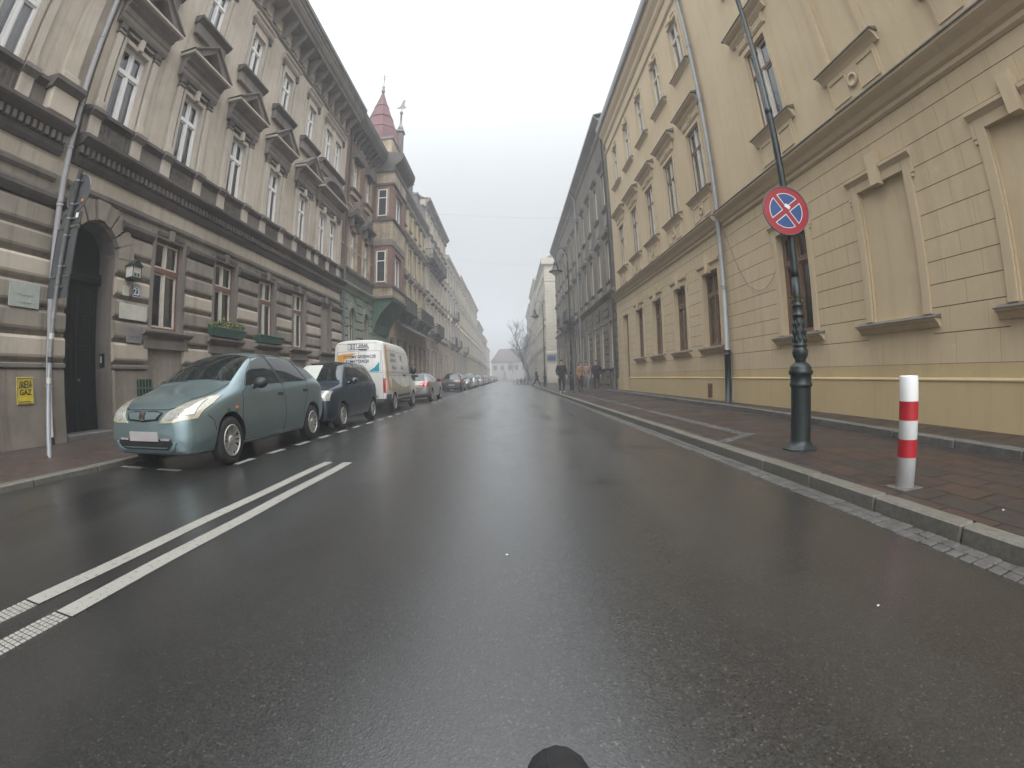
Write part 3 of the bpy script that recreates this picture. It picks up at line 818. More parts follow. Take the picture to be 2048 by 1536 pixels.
    for i in range(n):
        u = u0 + (i + .5) * (u1 - u0) / n
        f.mb('cornice').prism([(0, 14.75), (.12, 14.72), (.22, 14.95), (.5, 15.3), (.62, 15.5), (0, 15.5)], lambda d, z, w: f.p(w, z, d), u - .10, u + .10, M['gt'])
        f.bx('cornice', u + .2, u + .62, 14.85, 15.25, 0, .05, M['gw'])
    f.profile('cornice', u0, u1, [(.03, 15.48), (.66, 15.5), (.70, 15.62), (.78, 15.70), (.86, 15.86), (.86, 15.95), (.92, 16.0), (.92, 16.32), (.4, 16.5)], M['gt'])
    f.profile('gutter', u0, u1, [(.93, 16.10), (1.0, 16.16), (1.02, 16.3), (.93, 16.3)], M['tin'], .90)

def arch_door(f, c, hw, zs, doormat):
    """arched doorway: spandrels, radiating voussoirs, panelled double door set back"""
    ztop = zs + hw; f.scope = None
    n = 16
    arc = [(c + hw * cos(pi * k / n), zs + hw * sin(pi * k / n)) for k in range(n + 1)]
    for k in range(n):
        (a0, b0), (a1, b1) = arc[k], arc[k + 1]
        f.mb('wall').poly([f.p(a0, b0, -.001), f.p(a1, b1, -.001), f.p(a1, ztop, -.001), f.p(a0, ztop, -.001)], M['gw2'])
        f.mb('wall').poly([f.p(a0, b0, 0), f.p(a1, b1, 0), f.p(a1, b1, -.55), f.p(a0, b0, -.55)], M['gt'])
    for k in range(9):
        t0, t1 = pi * k / 9 + .03, pi * (k + 1) / 9 - .03
        r0, r1 = hw + .03, hw + .52 + (.12 if k == 4 else 0)
        q = [(c + r0 * cos(t0), zs + r0 * sin(t0)), (c + r1 * cos(t0), min(zs + r1 * sin(t0), 5.08)), (c + r1 * cos(t1), min(zs + r1 * sin(t1), 5.08)), (c + r0 * cos(t1), zs + r0 * sin(t1))]
        f.shape('door_arch', q, 0, .125 if k != 4 else .19, M['gw2'])
    D = 'door'; f.scope = None
    f.bx(D, c - hw, c + hw, .2, zs + .02, -.56, -.54, doormat)
    f.shape(D, [(a, b) for a, b in arc], -.56, -.54, doormat)
    f.bx(D, c - hw, c + hw, zs - .55, zs - .38, -.54, -.40, doormat, .02)
    f.bx(D, c - hw, c + hw, zs - .38, zs - .30, -.54, -.44, doormat)
    for sgn in (-1, 1):
        a, b = sorted((c + sgn * .03, c + sgn * (hw - .03)))
        f.bx(D, a, b, .24, zs - .57, -.54, -.50, doormat)
        for z0, z1 in ((.36, .82), (.95, 1.5), (1.62, 2.0), (2.12, 2.72), (2.84, 3.3)):
            f.ring(D, a + .13, b - .13, z0, z1, .035, -.50, -.475, doormat)
            f.bx(D, a + .19, b - .19, z0 + .06, z1 - .06, -.50, -.48, doormat, .012)
    f.bx(D, c - .035, c + .035, .24, zs - .57, -.54, -.465, doormat, .01)
    mb = MB(); mb.lathe([(.0, 0), (.03, .005), (.03, .03), (.012, .05)], f.p(c + .1, 1.35, -.47), 10, M['steel'], Matrix.Rotation(pi / 2, 4, 'Y'))
    f.bx('door_step', c - hw, c + hw, .1, .27, -.6, .06, M['kerb_dark'], .02)
    return mb

f = Facade(-1, XL, 'town_house', 'grimy beige plastered house with arched black door and pediments over its upper windows', 5.8, 22.1)
W1 = [6.80, 9.36, 11.98, 14.60, 17.2, 19.42, 20.72]
grey_house(f, W1, [9.30, 11.95, 14.6, 17.2], [20.1], W1[-2:], [(6.80, .66, 3.98)], 5.8, 22.1)
handle_mb = arch_door(f, 6.80, .66, 3.98, M['door'])
f.pipe([(5.56, 16.2, .5), (5.56, 15.2, .16), (5.56, 7.3, .16), (5.56, 6.4, .20), (5.56, 5.3, .22), (5.60, 4.0, .22), (5.67, 2.2, .2), (5.62, .3, .2)], .062, M['whitepipe'])
f.done()
dr = [o for o in f.root.children if o.name.startswith('door') and 'step' not in o.name][0]
handle_mb.build('handle', dr)
f = Facade(-1, XL, 'town_house', 'grimy beige plastered house before the white drainpipe, cut off by the picture edge', -7, 5.74)
W0 = [-5.6, -2.6, .5, 3.45]
grey_house(f, W0, [-4.2, -1.2, 1.7], [], [], [], -7, 5.74, 5.47)
f.bx('pilaster', 4.70, 5.40, 6.3, 6.95, .07, .34, M['gw'], .02)
f.profile('pilaster', 4.64, 5.46, [(.34, 6.78), (.40, 6.84), (.46, 6.9), (.46, 7.0), (.1, 7.08)], M['gd'])
f.bx('pilaster', 4.85, 5.35, 7.05, 7.3, 0, .24, M['gl'], .02); f.bx('pilaster', 4.9, 5.3, 7.3, 14.4, 0, .15, M['gw'], .01)
f.done()

# ------------------------------------------------------------------ left: red brick house with oriel tower
f = Facade(-1, XL, 'brick_house', 'red brick house with green ground floor, oriel tower and red pointed spire', 22.12, 31.4)
H = 16.2
uw = [23.75, 26.2]
ops = [(c - .42, c + .42, 7.35, 9.45) for c in uw] + [(c - .40, c + .40, 11.95, 13.7) for c in uw] + [(c - .5, c + .5, 2.4, 5.2) for c in (23.9, 26.4)] + [(28.6, 30.4, .2, 3.6, .5)]
f.wall(22.12, 31.4, 0, 6.2, [o for o in ops if o[2] < 6], M['greenp'], .25)
f.wall(22.12, 31.4, 6.2, H, [o for o in ops if o[2] > 6], M['brick'], .2, M['sand'])
f.shell(H, M['brickx'], 11)
for c in (23.9, 26.4):
    f.window(window_proto(1.0, 2.8, M['brownf'], M['creamf'], .05, .045, .66, .055, .1, panes=M['glassd'], curtain=False), c, 2.4, .2)
    f.shape('window_surround', [(c + .62 * cos(pi * k / 10), 4.75 + .75 * sin(pi * k / 10)) for k in range(11)] + [(c - .5, 4.75), (c - .5, 4.9)] + [(c + .5 * cos(pi * k / 10), 4.7 + .5 * sin(pi * k / 10)) for k in range(9, 0, -1)] + [(c + .5, 4.75)], 0, .09, M['greenp'])
f.scope = None
for a, b in ((22.14, 23.25), (24.55, 25.75), (27.05, 28.4), (30.6, 31.38)):
    f.scope = ('pier', a)
    for k in range(12):
        z0 = .3 + k * .47
        if z0 + .4 < 5.9: f.bx('rustication', a, b, z0, z0 + .41, 0, .08, M['greenp'], .03)
f.scope = None
f.bx('plinth', 22.13, 31.39, 0.05, .28, 0, .12, M['gt'])
f.bx('door', 28.6, 30.4, .2, 3.6, -.5, -.45, M['door'])
f.profile('string_course', 22.13, 31.39, [(.05, 5.9), (.12, 5.96), (.16, 6.1), (.3, 6.2), (.34, 6.26), (.34, 6.34), (.05, 6.42)], M['greenp'])
f.bx('parapet', 22.13, 27.5, 6.4, 7.0, 0, .1, M['gd'])
f.profile('parapet', 22.13, 27.5, [(.1, 6.96), (.2, 7.05), (.24, 7.14), (.24, 7.22), (.02, 7.28)], M['gt'])
for c in uw:
    f.window(PW1, c, 7.36, .13)
    for sgn in (-1, 1): f.bx('window_surround', c + sgn * .6 - .14, c + sgn * .6 + .14, 7.25, 9.6, 0, .1, M['sand'])
    f.bx('window_surround', c - .5, c + .5, 9.5, 9.8, 0, .1, M['brick'])
    # console hood: dark corbels, pediment
    for sgn in (-1, 1): f.bx('window_hood', c + sgn * .62 - .12, c + sgn * .62 + .12, 9.55, 10.1, 0, .3, M['gd'], .05)
    f.profile('window_hood', c - .85, c + .85, [(.22, 10.1), (.3, 10.16), (.42, 10.24), (.46, 10.34), (.04, 10.4)], M['gd'])
    f.shape('window_hood', [(c - .85, 10.38), (c + .85, 10.38), (c + .2, 10.9), (c - .2, 10.9)], 0, .3, M['gd'])
    f.bx('window_hood', c - .16, c + .16, 10.8, 11.25, 0, .34, M['gt'], .05)
    f.window(PW2, c, 11.96, .13)
    f.bx('window_sill', c - .7, c + .7, 11.5, 11.8, .0, .14, M['sand']); f.profile('window_sill', c - .78, c + .78, [(.14, 11.76), (.24, 11.84), (.26, 11.92), (.02, 11.96)], M['gd'])
    for sgn in (-1, 1): f.bx('window_surround', c + sgn * .55 - .11, c + sgn * .55 + .11, 11.95, 13.8, 0, .08, M['sand'])
    f.shape('window_hood', [(c - .75, 13.8), (c + .75, 13.8), (c + .55, 14.35), (c, 14.6), (c - .55, 14.35)], 0, .36, M['gd'])
f.scope = None
f.bx('brick_band', 22.13, 27.5, 10.9, 11.0, 0, .05, M['sand']); f.scope = 1; f.bx('brick_band', 22.13, 27.5, 8.4, 8.5, 0, .04, M['sand']); f.scope = None
for i in range(9):
    u = 22.4 + i * .62
    f.mb('cornice').prism([(0, 14.95), (.12, 14.9), (.5, 15.35), (.6, 15.5), (0, 15.5)], lambda d, z, w: f.p(w, z, d), u - .1, u + .1, M['gd'])
    f.bx('cornice', u + .14, u + .44, 14.9, 15.3, 0, .06, M['sand'])
f.profile('cornice', 22.13, 27.6, [(.03, 15.48), (.64, 15.5), (.70, 15.62), (.84, 15.86), (.88, 15.95), (.9, 16.3), (.3, 16.5)], M['gd'])
# oriel: a box hung over the street, with its own windows
B0, B1, BD = 27.6, 31.2, 1.3
for z0, z1, mat_, e in ((6.42, 7.05, M['sand'], .06), (7.05, 9.75, M['brick'], 0), (9.75, 10.15, M['gt'], .05), (10.15, 11.5, M['sand'], .05), (11.5, 14.0, M['brick'], 0), (14.0, 15.0, M['sand'], .04)):
    m2 = M['brickx'] if mat_ is M['brick'] else mat_
    e0 = .0 + e
    if mat_ is M['brick']:
        for a, b in ((B0, B0 + .9), (B1 - .9, B1)): f.bx('oriel', a, b, z0, z1, 0.01, BD, m2)
        f.bx('oriel', B0 + .9, B1 - .9, z1 - .35, z1, 0.01, BD, m2); f.bx('oriel', B0 + .9, B1 - .9, z0, z0 + .25, 0.01, BD, m2)
        f.bx('oriel', B0 + .9, B1 - .9, z0 + .25, z1 - .35, 0.01, BD - .25, M['glassd'])
    else: f.bx('oriel', B0 - e0, B1 + e0, z0, z1, 0.01, BD + e0, m2)
f.bx('oriel', B0 - .14, B1 + .14, 7.0, 7.12, 0, BD + .14, M['gd']); f.bx('oriel', B0 - .16, B1 + .16, 11.42, 11.56, 0, BD + .16, M['gd'])
f.bx('oriel', B0 - .18, B1 + .18, 6.28, 6.44, 0, BD + .18, M['gt']); f.bx('oriel', B0 - .1, B1 + .1, 13.95, 14.1, 0, BD + .1, M['gd'])
for cz, h in ((7.35, 2.05), (11.78, 1.88)):   # side window that faces the viewer, and front one
    cx = XL + .62
    f.scope = cz
    mb = f.mb('oriel_window')
    mb.box(cx - .30, cx + .30, B0 - .035, B0 + .02, cz, cz + h, M['glassd'])
    for xx in (cx - .30, cx + .24): mb.box(xx, xx + .06, B0 - .07, B0 - .034, cz, cz + h, M['whitef'])
    for zz in (cz, cz + h - .06, cz + h * .66): mb.box(cx - .24, cx + .24, B0 - .065, B0 - .034, zz, zz + .06, M['whitef'])
    mb.box(cx - .42, cx - .30, B0 - .05, B0, cz - .1, cz + h + .1, M['sand']); mb.box(cx + .30, cx + .42, B0 - .05, B0, cz - .1, cz + h + .1, M['sand'])
    for a, b in ((B0 + .95, 29.35), (29.45, B1 - .95)):
        f.scope = (cz, a); f.ring('oriel_window', a + .06, b - .06, cz + .02, cz + h - .1, .06, BD - .24, BD - .17, M['whitef'])
f.scope = None
# corbelled underside, mossy green
pts = [(-.02, 4.2), (.12, 4.2), (.28, 4.75), (.62, 5.35), (1.12, 5.85), (1.42, 6.12), (1.42, 6.3), (-.02, 6.3)]
f.mb('oriel').prism(pts, lambda d, z, w: f.p(w, z, d), B0 - .02, B1 + .02, M['greend'])
f.profile('oriel', B0 - .2, B1 + .2, [(BD + .04, 14.9), (BD + .12, 15.0), (BD + .12, 15.3), (BD + .5, 15.6), (BD + .62, 15.8), (BD + .66, 16.15), (.4, 16.5)], M['gd'], -.4)
f.bx('oriel', B0 + .1, B1 - .2, 16.4, 17.6, -1.6, BD - .25, M['sand'])
f.bx('oriel', B0 + .02, B1 - .12, 17.55, 17.75, -1.7, BD - .17, M['gt'])
mb = MB(); cx, cy = XL - .35, 29.3
mb.lathe([(1.62, 17.75), (1.52, 18.2), (1.36, 18.9), (1.14, 19.5), (.70, 20.8), (.26, 22.1), (.11, 22.6), (.08, 22.75)], (cx, cy, 0), 8, M['spire'], smooth=False)
for z, r in ((19.1, 1.29), (20.2, .92), (21.3, .54)): mb.lathe([(r, z - .025), (r + .035, z), (r, z + .025)], (cx, cy, 0), 8, M['spire'], smooth=False)
mb.lathe([(.10, 22.7), (.16, 22.85), (.08, 23.1), (.13, 23.25), (.04, 23.4), (.025, 24.7)], (cx, cy, 0), 10, M['tin'])
mb.tube([(cx - .3, cy, 24.1), (cx + .3, cy, 24.35)], .02, 5, M['tin']); mb.tube([(cx, cy - .3, 24.2), (cx, cy + .3, 24.2)], .02, 5, M['tin'])
mb.build('spire', f.root)
mb = MB(); tx, ty = XL + .85, 30.6
mb.box(tx - .75, tx + .22, ty - .3, ty + .25, 17.7, 19.7, M['gt']); mb.box(tx - .85, tx + .3, ty - .4, ty + .34, 19.65, 19.82, M['tin'])
mb.lathe([(.24, 19.8), (.2, 20.2), (.09, 20.4), (.07, 21.4), (.13, 21.45), (.13, 21.6), (.03, 21.7), (.02, 22.1)], (tx, ty, 0), 10, M['tin'])
mb.poly([(tx - .45, ty, 22.0), (tx - .1, ty, 22.2), (tx + .1, ty, 22.75), (tx + .26, ty, 22.75), (tx + .2, ty, 22.2), (tx + .4, ty, 21.95), (tx, ty, 21.9)], M['tin'])
mb.poly([(tx - .45, ty + .02, 22.0), (tx - .1, ty + .02, 22.2), (tx + .1, ty + .02, 22.75), (tx + .26, ty + .02, 22.75), (tx + .2, ty + .02, 22.2), (tx + .4, ty + .02, 21.95), (tx, ty + .02, 21.9)], M['tin'])
mb.build('pinnacle', f.root)
f.pipe([(22.2, 15.4, .2), (22.2, .4, .2)], .055, M['greypl'])
f.done()

# ------------------------------------------------------------------ right: long ochre yellow house
XR = 6.6
f = Facade(1, XR, 'yellow_building', 'long ochre yellow plastered building with jointed ground floor on the right', -6, 27.1)
H = 17.2
gw = [9.05, 13.75, 16.55, 19.4, 22.2]
gb = [-3.2, -.1, 2.9, 5.95]
up = [-3.0, -.1, 8.95, 13.8, 16.55, 19.35, 22.1, 24.85]; ub = [2.9, 5.9]
ops = [(c - .62, c + .62, 1.98, 4.42) for c in gw] + [(c - .60, c + .60, 1.98, 4.42, .06) for c in gb] + [(24.55, 25.75, .24, 4.5, .3)]
ops += [(c - .58, c + .58, 7.22, 9.72) for c in up + ub] + [(c - .55, c + .55, 12.42, 14.8) for c in up + ub]
ops = [o if not any(abs((o[0] + o[1]) / 2 - c) < .01 and o[2] > 5 for c in ub) else (*o[:4], .05) for o in ops]
f.wall(-6, 27.1, 0, 5.5, [o for o in ops if o[2] < 5], M['yw'], .27)
f.wall(-6, 27.1, 5.5, H, [o for o in ops if o[2] > 5], M['yw'], .24)
f.shell(H, M['yw'], 11)
# plinth
f.bx('plinth', -6, 24.5, 0, .93, 0, .075, M['yp']); f.scope = 1; f.bx('plinth', 25.8, 27.1, 0, .93, 0, .075, M['yp']); f.scope = None
f.profile('plinth', -6, 24.5, [(.075, .925), (.088, .935), (.088, .955), (.0, .99)], M['yp']); f.bx('plinth', -6, 24.5, .99, 1.19, 0, .012, M['yp'])
# jointed ashlar: raised plaster courses leave real grooves
zj = [1.19, 1.66, 2.06, 2.42, 2.78, 3.14, 3.55, 3.96, 4.37, 4.78, 5.19, 5.5]
allw = [(c - .80, c + .80) for c in gw + gb] + [(24.4, 25.9)]
for k, (a, b) in enumerate(zip(zj, zj[1:])):
    z0, z1 = a + .007, b - .007
    if z1 <= 1.85 or z0 >= 4.75: spans = [(-6, 27.09)] if z0 >= 4.75 else [(-6, 24.45), (25.85, 27.09)]
    else:
        spans = []; u = -6
        for s0, s1 in sorted(allw):
            if s0 > u: spans.append((u, s0))
            u = s1
        spans.append((u, 27.09))
    for s0, s1 in spans:
        f.mb('joint_line').box(XR - .002, XR + .002, s0 + .001, s1 - .001, a - .007, a + .007, M['yj'])
        n = max(1, round((s1 - s0) / .82)); off = (k % 2) * .5
        cuts = [s0] + [s0 + (s1 - s0) * (i + off) / n for i in range(0 if off else 1, n)] + [s1]
        cuts = [c for i, c in enumerate(cuts) if i == 0 or c - cuts[i - 1] > .15]; cuts[-1] = s1
        for i, (c0, c1) in enumerate(zip(cuts, cuts[1:])):
            f.bx('ashlar', c0 + (.002 if i else 0), c1 - (.002 if i < len(cuts) - 2 else 0), z0, z1, -.001, .014, M['yw'])
PYG = window_proto(1.24, 2.44, M['brownw'], M['brownw'], .06, .05, .70, .07, .10)
PYU = window_proto(1.16, 2.5, M['brownw'], M['creamf'], .05, .04, .68, .07, .09)
PY2 = window_proto(1.10, 2.38, M['creamf'], M['creamf'], .05, .04, .68, .07, .09)
# ground floor surrounds
for c in gw + gb:
    if c in gw: f.window(PYG, c, 1.98, .2)
    else: f.blind(c, .6, 1.98, 4.42, .06, M['yw'])
    f.bx('window_surround', c - .80, c - .62, 1.97, 4.60, 0, .05, M['yt'], .008); f.bx('window_surround', c + .62, c + .80, 1.97, 4.60, 0, .05, M['yt'], .008)
    f.bx('window_surround', c - .62, c + .62, 4.42, 4.60, 0, .049, M['yt'])
    for sgn in (-1, 1):
        a, b = sorted((c + sgn * .14, c + sgn * .88))
        f.profile('window_hood', a, b, [(.05, 4.58), (.09, 4.63), (.12, 4.66), (.12, 4.72), (.02, 4.75)], M['yt'])
        a, b = sorted((c + sgn * .80, c + sgn * .88)); f.bx('window_surround', a, b, 4.30, 4.60, 0, .045, M['yt'], .008)
        a, b = sorted((c + sgn * .80, c + sgn * .86)); f.bx('window_surround', a, b, 4.22, 4.29, 0, .05, M['yt'], .012)
    f.mb('keystone').prism([(c - .10, 4.36), (c + .10, 4.36), (c + .145, 4.98), (c - .145, 4.98)], lambda u, z, d: f.p(u, z, d - (z - 4.4) * .06 * (d > 0)), 0, .17, M['yt'])
    f.profile('window_sill', c - .96, c + .96, [(.04, 1.76), (.07, 1.80), (.10, 1.84), (.17, 1.87), (.17, 1.90)], M['yt'])
    f.profile('window_sill', c - .98, c + .98, [(.19, 1.895), (.19, 1.91), (.0, 1.97)], M['tin'])
# upper floors
for c in up + ub:
    if c in up: f.window(PYU, c, 7.22, .15)
    else: f.blind(c, .58, 7.22, 9.72, .05, M['yw'])
    f.ring('window_surround', c - .58, c + .58, 7.22, 9.72, .15, 0, .035, M['yt'], False)
    f.bx('window_hood', c - .80, c + .80, 9.92, 10.30, 0, .05, M['yt'])
    for sgn in (-1, 1):
        a, b = sorted((c + sgn * .2, c + sgn * .72)); f.ring('window_hood', a, b, 9.99, 10.23, .025, .05, .075, M['yt'])
    f.mb('window_hood').lathe([(.13, 0), (.13, .04), (.08, .05), (.08, .02)], f.p(c, 10.11, .05), 14, M['yt'], Matrix.Rotation(-pi / 2, 4, 'Y'))
    f.profile('window_hood', c - 1.02, c + 1.02, [(.05, 10.28), (.12, 10.36), (.14, 10.44), (.26, 10.5), (.30, 10.54), (.30, 10.58)], M['yt'])
    f.profile('window_hood', c - 1.10, c + 1.10, [(.33, 10.575), (.33, 10.6), (.0, 10.74)], M['tin'])
    f.bx('window_sill', c - .78, c + .78, 6.12, 6.98, 0, .05, M['yt'])
    for sgn in (-1, 1):
        a, b = sorted((c + sgn * .2, c + sgn * .7)); f.ring('window_sill', a, b, 6.3, 6.8, .028, .05, .075, M['yt'])
    f.mb('window_sill').lathe([(.15, 0), (.15, .045), (.10, .055), (.10, .02)], f.p(c, 6.56, .05), 16, M['yt'], Matrix.Rotation(-pi / 2, 4, 'Y'))
    f.profile('window_sill', c - .92, c + .92, [(.05, 6.92), (.09, 7.0), (.13, 7.04), (.19, 7.08), (.19, 7.12)], M['yt'])
    f.profile('window_sill', c - .96, c + .96, [(.22, 7.115), (.22, 7.135), (.0, 7.22)], M['tin'])
    if c in up: f.window(PY2, c, 12.42, .15)
    else: f.blind(c, .55, 12.42, 14.8, .05, M['yw'])
    f.ring('window_surround', c - .55, c + .55, 12.42, 14.8, .14, 0, .035, M['yt'], False)
    f.bx('window_surround', c - .16, c + .16, 14.75, 15.15, 0, .13, M['yt'], .05); f.bx('window_surround', c - .5, c - .18, 14.98, 15.06, 0, .06, M['yt'], .02); f.bx('window_surround', c + .18, c + .5, 14.98, 15.06, 0, .06, M['yt'], .02)
    f.profile('window_sill', c - .86, c + .86, [(.03, 12.16), (.07, 12.22), (.16, 12.28), (.16, 12.32)], M['yt'])
    f.profile('window_sill', c - .9, c + .9, [(.19, 12.315), (.19, 12.335), (.0, 12.42)], M['tin'])
f.scope = None
f.bx('door', 24.55, 25.75, .24, 4.5, -.3, -.26, M['brownw'])
f.ring('door', 24.7, 25.6, .5, 2.6, .05, -.26, -.23, M['brownw'])
f.bx('vent', 13.82, 14.16, .32, .78, .075, .09, M['brownf'], .004)
for k in range(6): f.bx('vent', 13.85, 14.13, .36 + k * .07, .40 + k * .07, .09, .097, M['brownf'])
# string course, main cornice
for ua, ub in ((-6, 12.38), (12.62, 27.1)):
    f.scope = ua
    f.profile('string_course', ua, ub, [(.03, 5.5), (.08, 5.54), (.08, 5.62), (.14, 5.66), (.20, 5.76), (.30, 5.84), (.34, 5.88), (.34, 5.94)], M['yt'])
    f.profile('string_course', ua, ub, [(.37, 5.935), (.37, 5.96), (.0, 6.12)], M['tin'])
f.scope = None
f.profile('frieze_band', -6, 27.1, [(.03, 15.4), (.09, 15.46), (.09, 15.6), (.03, 15.66)], M['yt'])
f.profile('cornice', -6, 27.1, [(.04, 16.2), (.12, 16.3), (.14, 16.5), (.3, 16.7), (.36, 16.85), (.36, 17.0)], M['yt'])
f.profile('cornice', -6, 27.1, [(.50, 16.99), (.54, 17.1), (.55, 17.35), (.0, 17.6)], M['zinc'])
mb = MB(); mb.mesh([f.p(-6, 17.4, .3), f.p(27.1, 17.4, .3), f.p(27.1, 20.5, -4), f.p(-6, 20.5, -4), f.p(-6, 17.4, -8.5), f.p(27.1, 17.4, -8.5)], [(0, 1, 2, 3), (3, 2, 5, 4), (0, 3, 4), (1, 5, 2), (0, 4, 5, 1)], M['rooft']); mb.build('roof', f.root)
f.pipe([(12.5, 17.0, .5), (12.5, 16.0, .14), (12.5, 6.5, .14), (12.5, 5.6, .17), (12.5, 1.72, .16)], .078, M['zinc'])
mb = MB(); mb.tube([f.p(12.5, 1.74, .17), f.p(12.5, .24, .17)], .095, 12, M['iron']); mb.tube([f.p(12.5, 1.78, .17), f.p(12.5, 1.66, .17)], .11, 12, M['iron']); mb.tube([f.p(12.36, 1.7, .09), f.p(12.36, .3, .09)], .012, 6, M['zinc']); mb.build('drainpipe_foot', f.root)
f.done()
mb = MB()   # slack cable from the pipe to the window
pts = []
for k in range(25):
    t = k / 24; u = 12.35 + (9.75 - 12.35) * t
    z = 5.35 + (3.6 - 5.35) * t - 1.25 * 4 * t * (1 - t) * (.9 if t < .5 else .85)
    pts.append((XR - .05, u, z))
mb.tube(pts, .007, 5, M['cablec'])
tag(mb.build('cable'), 'thin slack cable hanging on the yellow wall between drainpipe and window', 'cable')

# ------------------------------------------------------------------ generic houses farther along the street
GEN = {}
def gen_window(w, h, fm):
    k = (round(w, 2), round(h, 2), fm.name)
    if k not in GEN: GEN[k] = window_proto(w, h, fm, fm, .07, .05, .68, .09, .1, panes=M['glassd'], curtain=False)
    return GEN[k]
def far_house(side, X, name, label, u0, u1, H, wm, tm, floors, pitch, rust=None, balc=None, parapet=None, roofz=2.5, cd_=.45, hood=True, awn=None, trimd=None, group='houses receding down the street'):
    f = Facade(side, X, name, label, u0, u1, group)
    n = max(2, int((u1 - u0 - .6) / pitch)); cs = [u0 + (u1 - u0) * (i + .5) / n for i in range(n)]
    ops = []
    for k, (z0, z1, w, fm) in enumerate(floors):
        for i, c in enumerate(cs): ops.append((c - w / 2, c + w / 2, z0 if not (k == 0 and i == n // 2) else .2, z1))
    zc = floors[1][0] - .75
    f.wall(u0, u1, 0, zc, [o for o in ops if o[2] < zc], rust or wm, .22, tm); f.wall(u0, u1, zc, H, [o for o in ops if o[2] > zc], wm, .22, tm)
    f.shell(H, wm, 10)
    if roofz:
        f.mb('roof').mesh([f.p(u0, H, .2), f.p(u1, H, .2), f.p(u1, H + roofz, -4), f.p(u0, H + roofz, -4), f.p(u0, H, -9), f.p(u1, H, -9)], [(0, 1, 2, 3), (3, 2, 5, 4), (0, 3, 4), (1, 5, 2)], M['rooft'])
    td = trimd or tm
    f.profile('cornice', u0, u1, [(.03, H - .9), (.12, H - .8), (.14, H - .5), (cd_ * .8, H - .25), (cd_, H - .1), (cd_, H + .1), (.05, H + .2)], td)
    f.profile('string_course', u0, u1, [(.05, zc - .3), (.1, zc - .2), (.22, zc - .08), (.24, zc + .02), (.02, zc + .1)], td)
    if rust:
        k = 0; z = .5
        while z + .5 < zc - .35:
            run = u0
            for c in cs + [None]:
                w = floors[0][2]
                b = c - w / 2 - .12 if c is not None else u1
                f.scope = ('pier', round(run, 1))
                if b - run > .1: f.bx('rustication', run, b, z, z + .42, 0, .07, rust, .03)
                run = (c + w / 2 + .12) if c is not None else u1
            z += .5
    f.scope = None
    for k, (z0, z1, w, fm) in enumerate(floors):
        for i, c in enumerate(cs):
            if k == 0 and i == n // 2:
                f.scope = None; f.bx('door', c - w / 2, c + w / 2, .2, z1, -.22, -.16, M['door']); continue
            f.window(gen_window(w, z1 - z0, fm), c, z0, .16)
            f.ring('window_surround', c - w / 2, c + w / 2, z0, z1, .13, 0, .06, tm, False)
            f.profile('window_sill', c - w / 2 - .22, c + w / 2 + .22, [(.05, z0 - .2), (.14, z0 - .1), (.16, z0 - .04), (.02, z0)], td)
            if hood and k > 0:
                f.profile('window_hood', c - w / 2 - .26, c + w / 2 + .26, [(.05, z1 + .2), (.12, z1 + .3), (.26, z1 + .4), (.28, z1 + .5), (.03, z1 + .58)], td)
                if k == 1: f.shape('window_hood', [(c - w / 2 - .24, z1 + .58), (c + w / 2 + .24, z1 + .58), (c, z1 + .95)], 0, .2, td)
            if balc and (k, i % balc[1]) in balc[0]:
                f.scope = ('balc', k, i)
                f.bx('balcony', c - 1.1, c + 1.1, z0 - .55, z0 - .4, 0, .95, M['gd'])
                for q in range(14):
                    uu = c - 1.05 + q * .1615
                    f.bx('balcony', uu - .012, uu + .012, z0 - .4, z0 + .55, .88, .905, M['iron'])
                for q in range(6):
                    for uu in (c - 1.06, c + 1.06): f.bx('balcony', uu - .012, uu + .012, z0 - .4, z0 + .55, .1 + q * .15, .125 + q * .15, M['iron'])
                f.bx('balcony', c - 1.09, c + 1.09, z0 + .55, z0 + .6, .86, .93, M['iron']); f.bx('balcony', c - 1.09, c - 1.04, z0 + .551, z0 + .6, 0, .86, M['iron']); f.bx('balcony', c + 1.04, c + 1.09, z0 + .551, z0 + .6, 0, .86, M['iron'])
                for uu in (c - .8, c + .8): f.mb('balcony').prism([(0, z0 - 1.2), (.1, z0 - 1.2), (.75, z0 - .56), (0, z0 - .56)], lambda d, z, u: f.p(u, z, d), uu - .1, uu + .1, M['gd'])
    f.scope = None
    if awn:
        a, b, z = awn
        f.mb('awning').mesh([f.p(a, z + .75, .05), f.p(b, z + .75, .05), f.p(b, z, 1.15), f.p(a, z, 1.15), f.p(a, z + .68, .05), f.p(b, z + .68, .05), f.p(b, z - .07, 1.15), f.p(a, z - .07, 1.15)], [(0, 1, 2, 3), (4, 5, 6, 7), (0, 3, 7, 4), (1, 2, 6, 5), (2, 3, 7, 6)], M['tin'])
        q = a
        while q < b:
            f.mb('awning').tube([f.p(q, z + .77, .05), f.p(q, z + .03, 1.16)], .035, 5, M['rooft']); q += .45
    return f, cs

